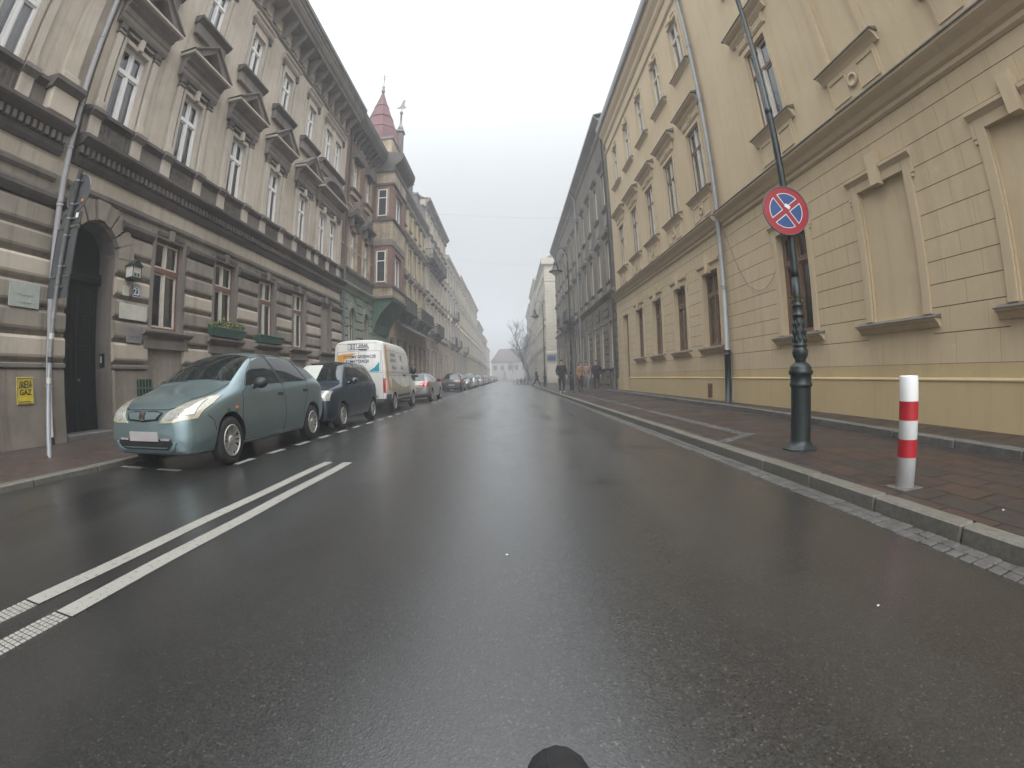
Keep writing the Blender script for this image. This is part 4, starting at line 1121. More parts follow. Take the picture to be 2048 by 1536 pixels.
# left row
WF, CF, BF = M['whitef'], M['creamf'], M['brownw']
M['ochre'] = plaster('ochre_wall', (.44, .345, .205), (.33, .25, .15), .5, streak=.25)
M['och2'] = plaster('stained_cream_wall', (.36, .30, .22), (.22, .185, .14), .6, streak=.4)
M['pinkish'] = plaster('pinkish_wall', (.36, .27, .22), (.24, .18, .15), .6, streak=.3)
M['greyw'] = plaster('grey_wall', (.26, .24, .215), (.16, .145, .13), .6, streak=.4)
M['redw'] = plaster('dull_red_wall', (.27, .135, .105), (.17, .09, .075), .6, streak=.3)
M['creamw'] = plaster('pale_cream_wall', (.50, .455, .355), (.40, .36, .28), .5, streak=.2)
M['creamt'] = plaster('cream_stone', (.44, .40, .325), (.33, .30, .25), .5, streak=.25)
M['endw'] = plaster('grey_white_wall', (.36, .35, .33), (.27, .26, .25), .5, streak=.25)
M['dkw'] = plaster('soot_brown_wall', (.175, .152, .124), (.10, .088, .076), .8, streak=.4)
M['dkt'] = plaster('soot_brown_trim', (.29, .255, .205), (.18, .16, .13), .7, streak=.4)
f, cs = far_house(-1, XL, 'ochre_house', 'ochre house with dark balconies and slatted canopy just beyond the brick oriel', 31.4, 46.2, 17.1, M['ochre'], M['sand'], [(1.3, 4.2, 1.2, BF), (6.9, 9.4, 1.0, CF), (10.4, 12.6, .95, CF), (14.4, 15.6, .5, BF)], 1.9, rust=M['ochre'], balc=({(1, 0), (1, 1), (1, 2)}, 4), cd_=.5, hood=True, awn=(33.5, 46, 4.9), trimd=M['gt'])
for u in (35, 38.5, 42, 45): f.scope = u; f.bx('dormer', u - .7, u + .7, 17.2, 19.1, -1.5, .1, M['rooft']); f.bx('dormer', u - .8, u + .8, 19.1, 19.25, -1.6, .2, M['tin'])
f.scope = None; f.profile('upper_string_course', 31.4, 46.2, [(.05, 13.1), (.1, 13.2), (.35, 13.4), (.38, 13.55), (.03, 13.7)], M['sand'])
f.done()
f, cs = far_house(-1, XL, 'grey_house', 'tall stained cream house with dark balcony after the ochre house', 46.2, 62, 20.6, M['och2'], M['gl'], [(1.3, 4.4, 1.3, BF), (6.6, 9.2, 1.1, CF), (10.6, 13, 1.1, CF), (14.4, 16.6, 1.05, CF), (17.6, 19.2, 1, CF)], 2.5, rust=M['pinkish'], balc=({(1, 1), (1, 2), (3, 0), (3, 1), (3, 2), (3, 3)}, 6), cd_=.55, trimd=M['gt']); f.done()
f, cs = far_house(-1, XL, 'grey_house', 'grey plastered house in the mist, third beyond the brick oriel', 62, 78, 18.4, M['greyw'], M['gl'], [(1.3, 4.4, 1.3, BF), (6.6, 9.2, 1.1, CF), (10.8, 13.2, 1.1, CF), (14.8, 16.8, 1.05, CF)], 2.6, rust=M['och2'], balc=({(1, 1), (1, 3), (2, 2)}, 5), cd_=.5); f.done()
f, cs = far_house(-1, XL, 'grey_house', 'pale house standing taller than its neighbours midway down the left row', 78, 93, 19.2, M['och2'], M['gl'], [(1.3, 4.4, 1.3, BF), (6.4, 9, 1.1, CF), (10.6, 13, 1.1, CF), (14.8, 17, 1.05, CF)], 2.6, rust=M['greyw'], balc=({(1, 2)}, 5), cd_=.5); f.done()
f, cs = far_house(-1, XL, 'grey_house', 'long cream house faded by mist on the left row', 93, 122, 19.4, M['och2'], M['creamt'], [(1.3, 4.4, 1.3, BF), (6.4, 9, 1.1, CF), (10.6, 13, 1.1, CF), (14.8, 17, 1.05, CF)], 2.9, rust=M['ochre'], cd_=.5); f.done()
f, cs = far_house(-1, XL, 'grey_house', 'small grey house between the long cream one and the red one', 122, 146, 16.6, M['greyw'], M['creamt'], [(1.3, 4.4, 1.3, BF), (6.4, 9, 1.1, CF), (10.6, 13, 1.1, CF)], 3, rust=M['greyw'], cd_=.5); f.done()
f, cs = far_house(-1, XL, 'red_house', 'dull red house at the far end of the left row', 146, 170, 14.8, M['redw'], M['creamt'], [(1.3, 4, 1.3, BF), (5.8, 8, 1.1, CF), (9.4, 11.6, 1.1, CF)], 3, rust=M['redw'], cd_=.5); f.done()
f, cs = far_house(-1, XL, 'cream_house', 'cream house last on the left before the street ends', 170, 194, 12.6, M['creamw'], M['creamt'], [(1.3, 3.6, 1.3, BF), (5.4, 7.4, 1.1, CF), (8.6, 10.4, 1.1, CF)], 3, rust=M['creamw'], cd_=.4); f.done()
# right row
f, cs = far_house(1, XR - .02, 'dark_house', 'soot dark brown house with pale drainpipe next to the yellow building', 27.1, 62.4, 18.5, M['dkw'], M['dkt'], [(1.6, 4.6, 1.2, CF), (7.2, 9.9, 1.1, CF), (12.2, 14.8, 1.05, CF)], 2.85, rust=M['dkw'], balc=({(1, 6), (1, 8)}, 14), cd_=.55, trimd=M['gt'], group=None)
for c in cs:
    f.scope = c
    f.bx('relief_panel', c - .5, c + .5, 10.95, 11.75, 0, .06, M['dkt']); f.scope = c + .1; f.bx('relief_panel', c - .6, c + .6, 6.45, 6.95, 0, .08, M['dkt'])
f.scope = None
f.pipe([(40.3, 18.2, .6), (40.3, 17.4, .2), (40.3, 1.9, .2), (40.3, .3, .2)], .075, M['zinc'])
f.pipe([(27.3, 17.4, .2), (27.3, 1.9, .2), (27.3, .3, .2)], .06, M['rooft'])
f.profile('cornice', 27.1, 62.4, [(.3, 18.35), (.60, 18.4), (.62, 18.6), (.1, 18.8)], M['tin'])
f.done()
XC = 6.0
f, cs = far_house(1, XC, 'cream_house', 'pale cream corner house with striped stone quoins beyond the side street', 73, 97, 20.3, M['creamw'], M['creamt'], [(1.5, 4.4, 1.2, BF), (6.8, 9.2, 1.1, CF), (10.8, 13.2, 1.1, CF), (14.8, 17, 1.05, CF)], 2.6, rust=M['creamw'], cd_=.5, group=None)
k = 0; z = 5.4
while z < 18.8:   # quoins on the corner wall that faces us
    f.mb('quoin').box(XC - .06, XC + 1.5 + (.25 if k % 2 else 0), 72.93, 73.3, z, z + .46, M['creamt'], .03); z += .53; k += 1
for z, h, e in ((4.6, .5, .2), (16.6, .4, .12), (19.4, 1.1, .5)): f.scope = z; f.mb('corner_cornice').box(XC - e, XC + 9, 73 - e, 73.0, z, z + h, M['creamt'], .06)
f.scope = None
f.mb('side_wall').box(XC + .05, XC + 9.5, 72.98, 73.005, .05, 20.2, M['creamw'])
f.mb('plinth').box(XC - .05, XC + 2.5, 72.9, 73.0, .1, .9, M['creamt'])
f.done()
f, cs = far_house(1, XC, 'cream_house', 'beige house with sheet metal roof after the cream corner house', 97, 122, 22.5, M['och2'], M['creamt'], [(1.5, 4.4, 1.2, BF), (6.8, 9.2, 1.1, CF), (10.8, 13.2, 1.1, CF), (14.8, 17, 1.05, CF), (18.4, 20.4, 1, CF)], 2.8, rust=M['och2'], cd_=.5); f.done()
f, cs = far_house(1, XC, 'grey_house', 'grey house behind the bare tree on the right row', 122, 150, 21.0, M['greyw'], M['creamt'], [(1.5, 4.4, 1.2, BF), (6.8, 9.2, 1.1, CF), (10.8, 13.2, 1.1, CF), (14.8, 17, 1.05, CF)], 2.9, rust=M['greyw'], cd_=.5); f.done()
f, cs = far_house(1, XC, 'red_house', 'dull red house farthest on the right behind the tree', 150, 192, 15.0, M['redw'], M['creamt'], [(1.5, 4.4, 1.2, BF), (6.4, 8.8, 1.1, CF), (10.4, 12.4, 1.1, CF)], 3, rust=M['redw'], cd_=.5); f.done()
# white house closing the street
rt = thing('white_house', 'long white house with steep red brown tiled roof closing the street', 'building', (2, 206, 0))
mb = MB(); mb.box(-8.2, 16, 205, 216, -.1, 8.3, M['endw']); mb.build('wall', rt)
mb = MB()
mb.mesh([(-8.9, 204.4, 8.2), (16.7, 204.4, 8.2), (16.7, 216.6, 8.2), (-8.9, 216.6, 8.2), (-4.6, 210.5, 14.4), (13, 210.5, 14.4)], [(0, 1, 5, 4), (1, 2, 5), (2, 3, 4, 5), (3, 0, 4), (0, 3, 2, 1)], M['red_roof']); mb.build('roof', rt)
for i in range(7):
    x = -6.6 + i * 3.2
    mb = MB(); mb.box(x - .7, x + .7, 204.9, 205.02, 4.4, 6.6, M['glassd']); mb.box(x - .8, x + .8, 204.85, 204.99, 4.2, 4.38, M['creamt']); mb.build('window', rt)

# ------------------------------------------------------------------ vehicles
def hermite(xs, ys, x):
    n = len(xs)
    if x <= xs[0]: return ys[0]
    if x >= xs[-1]: return ys[-1]
    i = max(k for k in range(n - 1) if xs[k] <= x)
    def slope(k):
        if k == 0 or k == n - 1: j = min(k, n - 2); return (ys[j + 1] - ys[j]) / (xs[j + 1] - xs[j]) if n > 1 else 0
        a = (ys[k] - ys[k - 1]) / (xs[k] - xs[k - 1]); b = (ys[k + 1] - ys[k]) / (xs[k + 1] - xs[k])
        return 0 if a * b <= 0 else 2 * a * b / (a + b)
    h = xs[i + 1] - xs[i]; t = (x - xs[i]) / h
    m0, m1 = slope(i) * h, slope(i + 1) * h
    return (2 * t ** 3 - 3 * t * t + 1) * ys[i] + (t ** 3 - 2 * t * t + t) * m0 + (-2 * t ** 3 + 3 * t * t) * ys[i + 1] + (t ** 3 - t * t) * m1

def catmull(P, n):
    out = []
    for i in range(len(P) - 1):
        p0, p1, p2, p3 = P[max(i - 1, 0)], P[i], P[i + 1], P[min(i + 2, len(P) - 1)]
        for k in range(n):
            t = k / n
            out.append(tuple(.5 * (2 * b + (c - a) * t + (2 * a - 5 * b + 4 * c - d) * t * t + (3 * b - a - 3 * c + d) * t ** 3) for a, b, c, d in zip(p0, p1, p2, p3)))
    return out + [P[-1]]

class Car:
    """x: nose (0) to tail, y: side, z: up.  stations: (x, zb, zs, zt, w, ws, wt)
    zb underside, zs shoulder height, zt centre-line top, w widest half width, ws half width at the shoulder, wt half width at the roof or bonnet edge"""
    def __init__(s, st, wheels, wr, paintm, crown=.03, step=.06, sharp=1):
        s.st = st; s.L = st[-1][0]; s.wheels = wheels; s.wr = wr
        xs = [q[0] for q in st]
        n = int(s.L / step)
        X = sorted({round(s.L * i / n, 3) for i in range(n + 1)} | set(xs[1:3]) | set(xs[-3:-1]))
        rings = []
        for x in X:
            zb, zs, zt, w, ws, wtp = (hermite(xs, [q[k] for q in st], x) for k in range(1, 7))
            h = zs - zb
            P = [(0, zb), (w * .55, zb), (w * .86, zb + .015), (w * .955, zb + .09), (w, zb + h * .38), (w * .995, zb + h * .62), (w * .975, zs - h * .12), (ws, zs)]
            up = zt - zs
            P += [(ws + (wtp - ws) * .5, zs + up * .46), (wtp + (ws - wtp) * .05, zt - up * .17 - crown * .5), (wtp * .88, zt - crown * .72 - up * .03), (wtp * .5, zt - crown * .2), (0, zt)]
            rings.append([(x, a, b) for a, b in catmull(P, 3)])
        mb = MB(); m = len(rings[0]); full = 2 * m - 2
        vs = []
        for r in rings: vs += r + [(x, -y, z) for x, y, z in r[-2:0:-1]]
        fs = [(i * full + k, i * full + (k + 1) % full, (i + 1) * full + (k + 1) % full, (i + 1) * full + k) for i in range(len(rings) - 1) for k in range(full)]
        fs += [tuple(range(full)), tuple(range((len(rings) - 1) * full, len(rings) * full))[::-1]]
        mb.mesh(vs, fs, paintm, True)
        o = mb.build('body'); flipfix(o)
        s.bvh = BVHTree.FromPolygons([v.co.copy() for v in o.data.vertices], [tuple(p.vertices) for p in o.data.polygons])
        cut = MB()
        for wx in wheels:
            for sg in (-1, 1):
                yy = hermite(xs, [q[4] for q in st], wx)
                cut.lathe([(wr * 1.17, 0), (wr * 1.17, .6)], (wx, sg * (yy - .27) if sg > 0 else -(yy - .27), wr * 1.02), 28, M['seam'], Matrix.Rotation(-sg * pi / 2, 4, 'X'), smooth=False)
        co = cut.build('cutter'); flipfix(co)
        o.data.materials.append(M['seam']); co.data.materials.clear(); co.data.materials.append(paintm); co.data.materials.append(M['seam'])
        for p in co.data.polygons: p.material_index = 1
        md = o.modifiers.new('b', 'BOOLEAN'); md.object = co; md.operation = 'DIFFERENCE'; md.solver = 'EXACT'; md.material_mode = 'INDEX'
        dg = bpy.context.evaluated_depsgraph_get()
        me = bpy.data.meshes.new_from_object(o.evaluated_get(dg)); o.modifiers.clear()
        bpy.data.objects.remove(co); bpy.data.objects.remove(o)
        s.body_me = me
        for p in me.polygons: p.use_smooth = p.material_index == 0
        s.parts = [('body', None, me, None)]
        s.xs = xs
    def hw(s, x, k=4): return hermite(s.xs, [q[k] for q in s.st], x)
    def patch(s, name, poly, dirv, m, off=.004, th=.012, parent='body', res=.05, label=None, T=None, mirror=False, into=None):
        """polygon drawn on a plane seen along dirv, laid onto the body as a thin shell. poly of 2-D points: side view (x, z), front or rear (y, z), top (x, y)"""
        for sg in ((1, -1) if mirror else (1,)):
            ax0 = max(range(3), key=lambda i: abs(dirv[i])); d = Vector((0, 0, 0)); d[ax0] = math.copysign(1, dirv[ax0])
            if ax0 == 1: d.y *= sg
            bm = bmesh.new()
            if abs(d.y) > .7: P = [Vector((a, 0, b)) for a, b in poly]
            elif abs(d.z) > .8: P = [Vector((a, b * sg, 0)) for a, b in poly]
            else: P = [Vector((0, a * sg, b)) for a, b in poly]
            bm.faces.new([bm.verts.new(p) for p in P])
            lo = [min(p[i] for p in P) for i in range(3)]; hi = [max(p[i] for p in P) for i in range(3)]
            for ax in range(3):
                n = int((hi[ax] - lo[ax]) / res)
                for k in range(1, n + 1):
                    c = Vector((0, 0, 0)); c[ax] = lo[ax] + (hi[ax] - lo[ax]) * k / (n + 1); nn = Vector((0, 0, 0)); nn[ax] = 1
                    bmesh.ops.bisect_plane(bm, geom=bm.verts[:] + bm.edges[:] + bm.faces[:], plane_co=c, plane_no=nn)
            ok = True
            bm.verts.ensure_lookup_table()
            for v in bm.verts:
                # plane point -> ray start
                if abs(d.y) > .7: o = Vector((v.co.x, 0, v.co.z)) - d * 3
                elif abs(d.z) > .8: o = Vector((v.co.x, v.co.y, 0)) - d * 4
                else: o = Vector((s.L / 2, v.co.y, v.co.z)) - d * (s.L / 2 + 2)
                hit, nrm, idx, dist = s.bvh.ray_cast(o, d)
                if hit is None:
                    q = s.bvh.find_nearest(o + d * (3 if abs(d.y) > .7 else s.L / 2)); hit, nrm = q[0], q[1]
                if nrm.dot(d) > 0: nrm = -nrm
                v.co = hit + nrm * off
            bm.normal_update()
            vs = [v.co.copy() for v in bm.verts]; idx = {v: i for i, v in enumerate(bm.verts)}
            mbb = into or MB(); nb = len(vs)
            back = [p - (-d) * th for p in vs]
            fs = [tuple(idx[v] for v in f.verts) for f in bm.faces]
            edge = [(idx[e.verts[0]], idx[e.verts[1]]) for e in bm.edges if len(e.link_faces) == 1]
            mbb.mesh(vs, fs, m, True)
            mbb.mesh(vs + back, [(a, b, b + nb, a + nb) for a, b in edge], m)
            bm.free()
            if into is None: s.add(name, mbb, parent, label)
    def line(s, pts, dirv, w=.006, m=None, into=None, mirror=False):
        """thin panel gap drawn as a ribbon of the same projection"""
        for a, b in zip(pts, pts[1:]):
            a, b = Vector(a), Vector(b); t = (b - a).normalized(); nrm = Vector((-t.y, t.x)) * w / 2; e = t * w * .3
            s.patch('', [tuple(a - e + nrm), tuple(b + e + nrm), tuple(b + e - nrm), tuple(a - e - nrm)], dirv, m or M['seam'], .0025, .004, res=.06, into=into, mirror=mirror)
    def add(s, name, mb, parent='body', label=None):
        me = bpy.data.meshes.new(name); me.from_pydata(mb.v, [], mb.f)
        for mm in mb.mats: me.materials.append(mm)
        me.polygons.foreach_set('material_index', mb.m); me.polygons.foreach_set('use_smooth', mb.sm); me.update()
        s.parts.append((name, parent if parent != 'root' else None, me, label))
    def wheel_meshes(s, rim='spoke', width=.19):
        r = s.wr
        t = MB()
        t.lathe([(r * .64, -width / 2), (r * .88, -width / 2 - .004), (r * .97, -width / 2 + .02), (r, -width / 2 + .05), (r, width / 2 - .05), (r * .97, width / 2 - .02), (r * .88, width / 2 + .004), (r * .64, width / 2)], (0, 0, 0), 36, M['tyre'], Matrix.Rotation(pi / 2, 4, 'X'), cap=False)
        k = MB()
        Rx = Matrix.Rotation(pi / 2, 4, 'X')
        k.lathe([(r * .58, -.02), (r * .66, -width / 2 + .005), (r * .66, -width / 2 - .006), (r * .60, -width / 2 - .004), (r * .57, -width / 2 + .03)], (0, 0, 0), 36, M['alloy'], Rx @ Matrix.Scale(-1, 4, (0, 0, 1)), cap=False)
        k.lathe([(r * .60, .0), (r * .60, .03)], (0, 0, 0), 30, M['seam'], Rx @ Matrix.Scale(-1, 4, (0, 0, 1)), smooth=False)
        n = 7 if rim == 'spoke' else 12
        for q in range(n):
            a = 2 * pi * q / n
            for sgn in ((-1, 1) if rim == 'spoke' else (0,)):
                a0 = a + sgn * .10; a1 = a + sgn * .26
                w0, w1 = r * .05, r * (.075 if rim == 'spoke' else .09)
                T = []
                for rr, aa, ww in ((r * .12, a0, w0), (r * .60, a1, w1)):
                    c = Vector((cos(aa) * rr, 0, sin(aa) * rr)); tt = Vector((-sin(aa), 0, cos(aa)))
                    T.append((c + tt * ww, c - tt * ww))
                y0, y1 = width / 2 - .004, width / 2 - .03
                vs = [Vector((p.x, yy - (0 if i else .02) , p.z)) for yy in (y0, y1) for i, pr in enumerate(T) for p in pr]
                k.mesh(vs, [(0, 1, 3, 2), (4, 6, 7, 5), (0, 2, 6, 4), (1, 5, 7, 3), (0, 4, 5, 1), (2, 3, 7, 6)], M['alloy'])
        k.lathe([(r * .22, -.0), (r * .21, -.03), (r * .12, -.045), (r * .02, -.048)], (0, width / 2 - .045, 0), 20, M['alloy'], Matrix.Rotation(pi / 2, 4, 'X'))
        k.lathe([(r * .585, 0), (r * .66, 0), (r * .66, -.02), (r * .6, -.03), (r * .585, -.012)], (0, width / 2 - .018, 0), 36, M['alloy'], Matrix.Rotation(pi / 2, 4, 'X'), cap=False)
        return t, k
    def place(s, name, label, cat, X, Y, facing, color=None, group=None, rim='spoke', inset=.02, scale=1.05, zs=1.):
        """facing 'us': nose towards the viewer at Y; 'away': tail towards the viewer at Y"""
        root = thing(name, label, cat, (X, Y, 0), group, pi / 2 if facing == 'us' else -pi / 2)
        root.scale = (scale, scale, scale * zs)
        if facing != 'us': root.location.y = Y + s.L * scale
        if not hasattr(s, 'wm'):
            s.wm = []
            for mbx, nm in zip(s.wheel_meshes(rim), ('wheel', 'rim')):
                o = mbx.build(nm); s.wm.append(o.data); bpy.data.objects.remove(o)
        made = {}
        for nm, par, me, lab in s.parts:
            o = bpy.data.objects.new(nm, me); C.objects.link(o)
            p = made.get(par, root) if par else root
            if par == 'body': p = root
            if par and par != 'body': p = made.get(par, root)
            o.parent = p
            if color: o.color = (*color, 1)
            if lab: o['label'] = lab
            made.setdefault(nm, o)
        for wx in s.wheels:
            for sg in (-1, 1):
                w = bpy.data.objects.new('wheel', s.wm[0]); C.objects.link(w); w.parent = root
                w.location = (wx, sg * (s.hw(wx) - .085 - inset), s.wr)
                if sg < 0: w.rotation_euler.z = pi
                k = bpy.data.objects.new('rim', s.wm[1]); C.objects.link(k); k.parent = w
        return root

def SIDE(sg=1): return (0, -1, 0)     # seen from +y side looking inwards

def common_parts(c, P):
    """windows, seams, lamps from a dict of outlines"""
    for k, poly in enumerate(P.get('side_glass', [])): c.patch('side_window', poly, (0, -1, 0), M['cglass'], .005, .014, mirror=True)
    for poly, m in P.get('trim', []): c.patch('side_trim', poly, (0, -1, 0), m, .003, .01, mirror=True)
    if 'windscreen' in P: c.patch('windscreen', P['windscreen'], (1, 0, -.35), P.get('ws_mat', M['cglass']), .005, .014)
    if 'rear_glass' in P: c.patch('rear_window', P['rear_glass'], (-1, 0, -.25), P.get('rg_mat', M['cglass']), .005, .014)
    for sg in (1, -1):
        mb = MB()
        for pts in P.get('seams', []): c.line(pts, (0, -sg, 0), .007, into=mb)
        if mb.v: c.add('door_seam', mb)
    mb = MB()
    for pts in P.get('rear_seams', []): c.line(pts, (-1, 0, -.1), .008, into=mb)
    if mb.v: c.add('rear_door_seam', mb)
    for poly in P.get('pillars', []): c.patch('window_pillar', poly, (0, -1, 0), M['blackpl'], .004, .01, mirror=True)
    for poly in P.get('handles', []): c.patch('door_handle', poly, (0, -1, 0), P.get('handle_mat', M['blackpl']), .022, .03, mirror=True, res=.03)

def mirror_obj(c, x, z, m, shell=None, w=.20, h=.14):
    for sg in (-1, 1):
        y = c.hw(x, 5) * sg
        mb = MB()
        T = Matrix.Translation((x, y + sg * .13, z))
        mb.lathe([(.02, -.055), (.7, -.05), (1., -.01), (1., .03), (.85, .07), (.4, .1), (.02, .108)], (0, 0, 0), 20, m, T @ Matrix.Diagonal((1, w / 2, h / 2, 1)) @ Matrix.Rotation(-pi / 2, 4, 'Y'))
        mb.tube([(x + .02, y - sg * .03, z - h * .35), (x + .01, y + sg * .08, z - h * .2)], [.04, .03], 8, m)
        c.add('wing_mirror', mb)
        c.parts[-1] = ('wing_mirror', None, c.parts[-1][2], None)

# --- green-silver hatchback (front towards us)
civ = Car([  # x, zb, zs, zt, w, ws, wt
    (0.00, .30, .58, .66, .52, .50, .40), (.04, .24, .62, .715, .64, .60, .50), (.12, .20, .665, .765, .735, .69, .58), (.25, .19, .71, .825, .80, .745, .64), (.45, .19, .765, .89, .838, .785, .66),
    (.80, .20, .85, .985, .848, .80, .665), (1.02, .20, .895, 1.055, .848, .80, .665), (1.22, .19, .915, 1.16, .848, .80, .65), (1.55, .19, .935, 1.335, .848, .80, .61), (1.85, .19, .95, 1.445, .848, .80, .575), (2.20, .19, .965, 1.493, .848, .80, .555),
    (2.70, .19, .98, 1.495, .848, .80, .55), (3.20, .19, .995, 1.465, .848, .80, .54), (3.60, .20, 1.01, 1.405, .845, .795, .53), (3.85, .22, 1.02, 1.31, .83, .78, .54), (4.05, .25, .99, 1.16, .80, .755, .56), (4.20, .28, .90, .99, .75, .70, .55), (4.285, .34, .74, .80, .64, .60, .5)],
    (.84, 3.52), .305, M['civic'], crown=.05)
P = dict(
    side_glass=[[(1.34, .985), (1.52, 1.16), (1.80, 1.335), (2.08, 1.405), (2.20, 1.41), (2.40, 1.015)], [(2.48, 1.02), (2.30, 1.41), (2.75, 1.41), (3.12, 1.385), (3.36, 1.09), (3.36, 1.04)], [(3.44, 1.06), (3.24, 1.36), (3.46, 1.32), (3.74, 1.16), (3.80, 1.09)]],
    windscreen=[(-.655, 1.05), (-.585, 1.25), (-.50, 1.40), (-.25, 1.445), (.25, 1.445), (.50, 1.40), (.585, 1.25), (.655, 1.05), (.35, 1.085), (-.35, 1.085)],
    rear_glass=[(-.56, 1.02), (-.46, 1.36), (.46, 1.36), (.56, 1.02)],
    seams=[[(1.16, .30), (1.13, .60), (1.20, .90), (1.36, .975)], [(2.44, 1.0), (2.45, .60), (2.40, .27)], [(3.38, 1.05), (3.34, .80), (3.16, .58), (3.12, .42)], [(1.16, .27), (2.0, .25), (3.1, .26)], [(1.30, .975), (1.55, 1.20), (1.86, 1.385), (2.2, 1.435), (2.75, 1.437), (3.2, 1.41), (3.60, 1.30), (3.85, 1.12)]],
    pillars=[[(2.38, 1.0), (2.17, 1.425), (2.33, 1.425), (2.50, 1.0)], [(3.34, 1.03), (3.10, 1.40), (3.26, 1.38), (3.46, 1.05)]],
    handles=[[(2.22, .82), (2.36, .82), (2.36, .865), (2.22, .865)], [(3.16, .85), (3.29, .85), (3.29, .895), (3.16, .895)]])
common_parts(civ, P)
civ.patch('headlight', [(.29, .585), (.40, .70), (.54, .80), (.70, .868), (.765, .872), (.785, .78), (.765, .63), (.52, .59)], (1, -.45, -.05), M['lensy'], .010, .02, mirror=True, res=.035)
for sg in (1, -1):
    mbL = MB()
    civ.patch('', [(sg * a, b) for a, b in ((.375, .63), (.45, .715), (.56, .735), (.58, .655), (.47, .615))], (1, 0, 0), M['lens'], .018, .01, res=.03, into=mbL)
    civ.patch('', [(sg * a, b) for a, b in ((.61, .67), (.64, .78), (.72, .835), (.73, .67))], (1, 0, 0), M['lens'], .018, .01, res=.03, into=mbL)
    civ.add('lamp_bowl', mbL, 'headlight')
civ.patch('grille', [(-.27, .615), (-.33, .70), (-.2, .722), (.2, .722), (.33, .70), (.27, .615), (0, .595)], (1, 0, -.2), M['seam'], .004, .01)
civ.patch('grille_bar', [(-.235, .635), (-.30, .695), (-.2, .706), (.2, .706), (.30, .695), (.235, .635), (0, .62)], (1, 0, -.2), M['civic'], .014, .01, parent='grille')
mb = MB()
civ.patch('', [(-.055, .625), (-.068, .70), (-.05, .712), (.05, .712), (.068, .70), (.055, .625), (.03, .615), (-.03, .615)], (1, 0, -.2), M['chrome'], .024, .015, into=mb, res=.02)
civ.patch('', [(-.043, .632), (-.053, .693), (-.036, .700), (-.030, .672), (.030, .672), (.036, .700), (.053, .693), (.043, .632), (.028, .632), (.026, .655), (-.026, .655), (-.028, .632)], (1, 0, -.2), M['ink'], .027, .005, into=mb, res=.02)
civ.add('badge', mb)
civ.patch('lower_grille', [(-.47, .40), (-.50, .345), (-.40, .275), (.40, .275), (.50, .345), (.47, .40), (.3, .40), (-.3, .40)], (1, 0, 0), M['seam'], .004, .01)
mb = MB()
civ.patch('', [(-.55, .37), (-.50, .285), (-.41, .245), (.41, .245), (.50, .285), (.55, .37), (.52, .375), (.47, .30), (.40, .268), (-.40, .268), (-.47, .30), (-.52, .375)], (1, 0, 0), M['civic'], .02, .02, into=mb, res=.04)
civ.patch('', [(.30, .385), (.30, .41), (.45, .41), (.45, .385)], (1, 0, 0), M['lens'], .012, .01, into=mb, mirror=True)
civ.add('bumper_lip', mb)
civ.patch('number_plate', [(-.26, .375), (-.26, .485), (.26, .485), (.26, .375)], (1, 0, 0), M['plate'], .018, .02)
civ.patch('indicator', [(.98, .70), (1.04, .70), (1.04, .735), (.98, .735)], (0, -1, 0), M['amber'], .008, .01, mirror=True)
civ.patch('sill', [(1.2, .195), (3.1, .195), (3.1, .225), (1.2, .225)], (0, -1, 0), M['greypl'], .004, .01, mirror=True)
mb = MB()
civ.line([(-.66, .84), (-.56, .775), (-.36, .735), (0, .735), (.36, .735), (.56, .775), (.66, .84)], (1, 0, -.3), .009, into=mb)
for sg in (1, -1): civ.line([(1.06, sg * .665), (.80, sg * .655), (.55, sg * .60), (.40, sg * .50)], (0, 0, -1), .010, into=mb)
civ.add('bonnet_seam', mb)
for sg in (1, -1):
    mb = MB(); civ.line([(.36, .655), (.46, .60), (.49, .47)], (0, -sg, 0), .008, into=mb); civ.add('bumper_seam', mb)
mb = MB()
for a, b in (((-.55, 1.06), (.02, 1.10)), ((.10, 1.075), (.62, 1.05))): civ.line([a, ((a[0] + b[0]) / 2, (a[1] + b[1]) / 2 + .012), b], (1, 0, -.35), .018, M['blackpl'], into=mb)
civ.add('wiper', mb)
mirror_obj(civ, 1.52, 1.02, M['blackpl'], w=.22, h=.15)
civ.place('parked_car', 'green silver hatchback, first of the parked cars, with its front towards us', 'car', -4.91, 4.84, 'us', scale=1.08, zs=1.055)

# --- dark blue boxy small car
pan = Car([
    (0.00, .30, .62, .70, .56, .54, .46), (.04, .24, .68, .80, .66, .62, .54), (.12, .20, .76, .88, .725, .685, .60), (.30, .19, .82, .945, .765, .72, .64), (.60, .19, .88, 1.0, .785, .74, .655),
    (.86, .20, .91, 1.045, .79, .745, .655), (1.0, .19, .93, 1.15, .79, .745, .64), (1.25, .19, .95, 1.38, .79, .745, .60), (1.45, .19, .965, 1.50, .79, .745, .575), (1.75, .19, .975, 1.54, .79, .745, .56), (2.4, .19, .99, 1.55, .79, .745, .555), (2.95, .19, 1.0, 1.53, .79, .745, .55), (3.25, .20, 1.0, 1.46, .785, .74, .55), (3.40, .24, .98, 1.22, .77, .725, .57), (3.50, .28, .90, 1.0, .73, .69, .58), (3.54, .34, .78, .82, .66, .63, .55)],
    (.72, 3.02), .285, M['panda'], crown=.05)
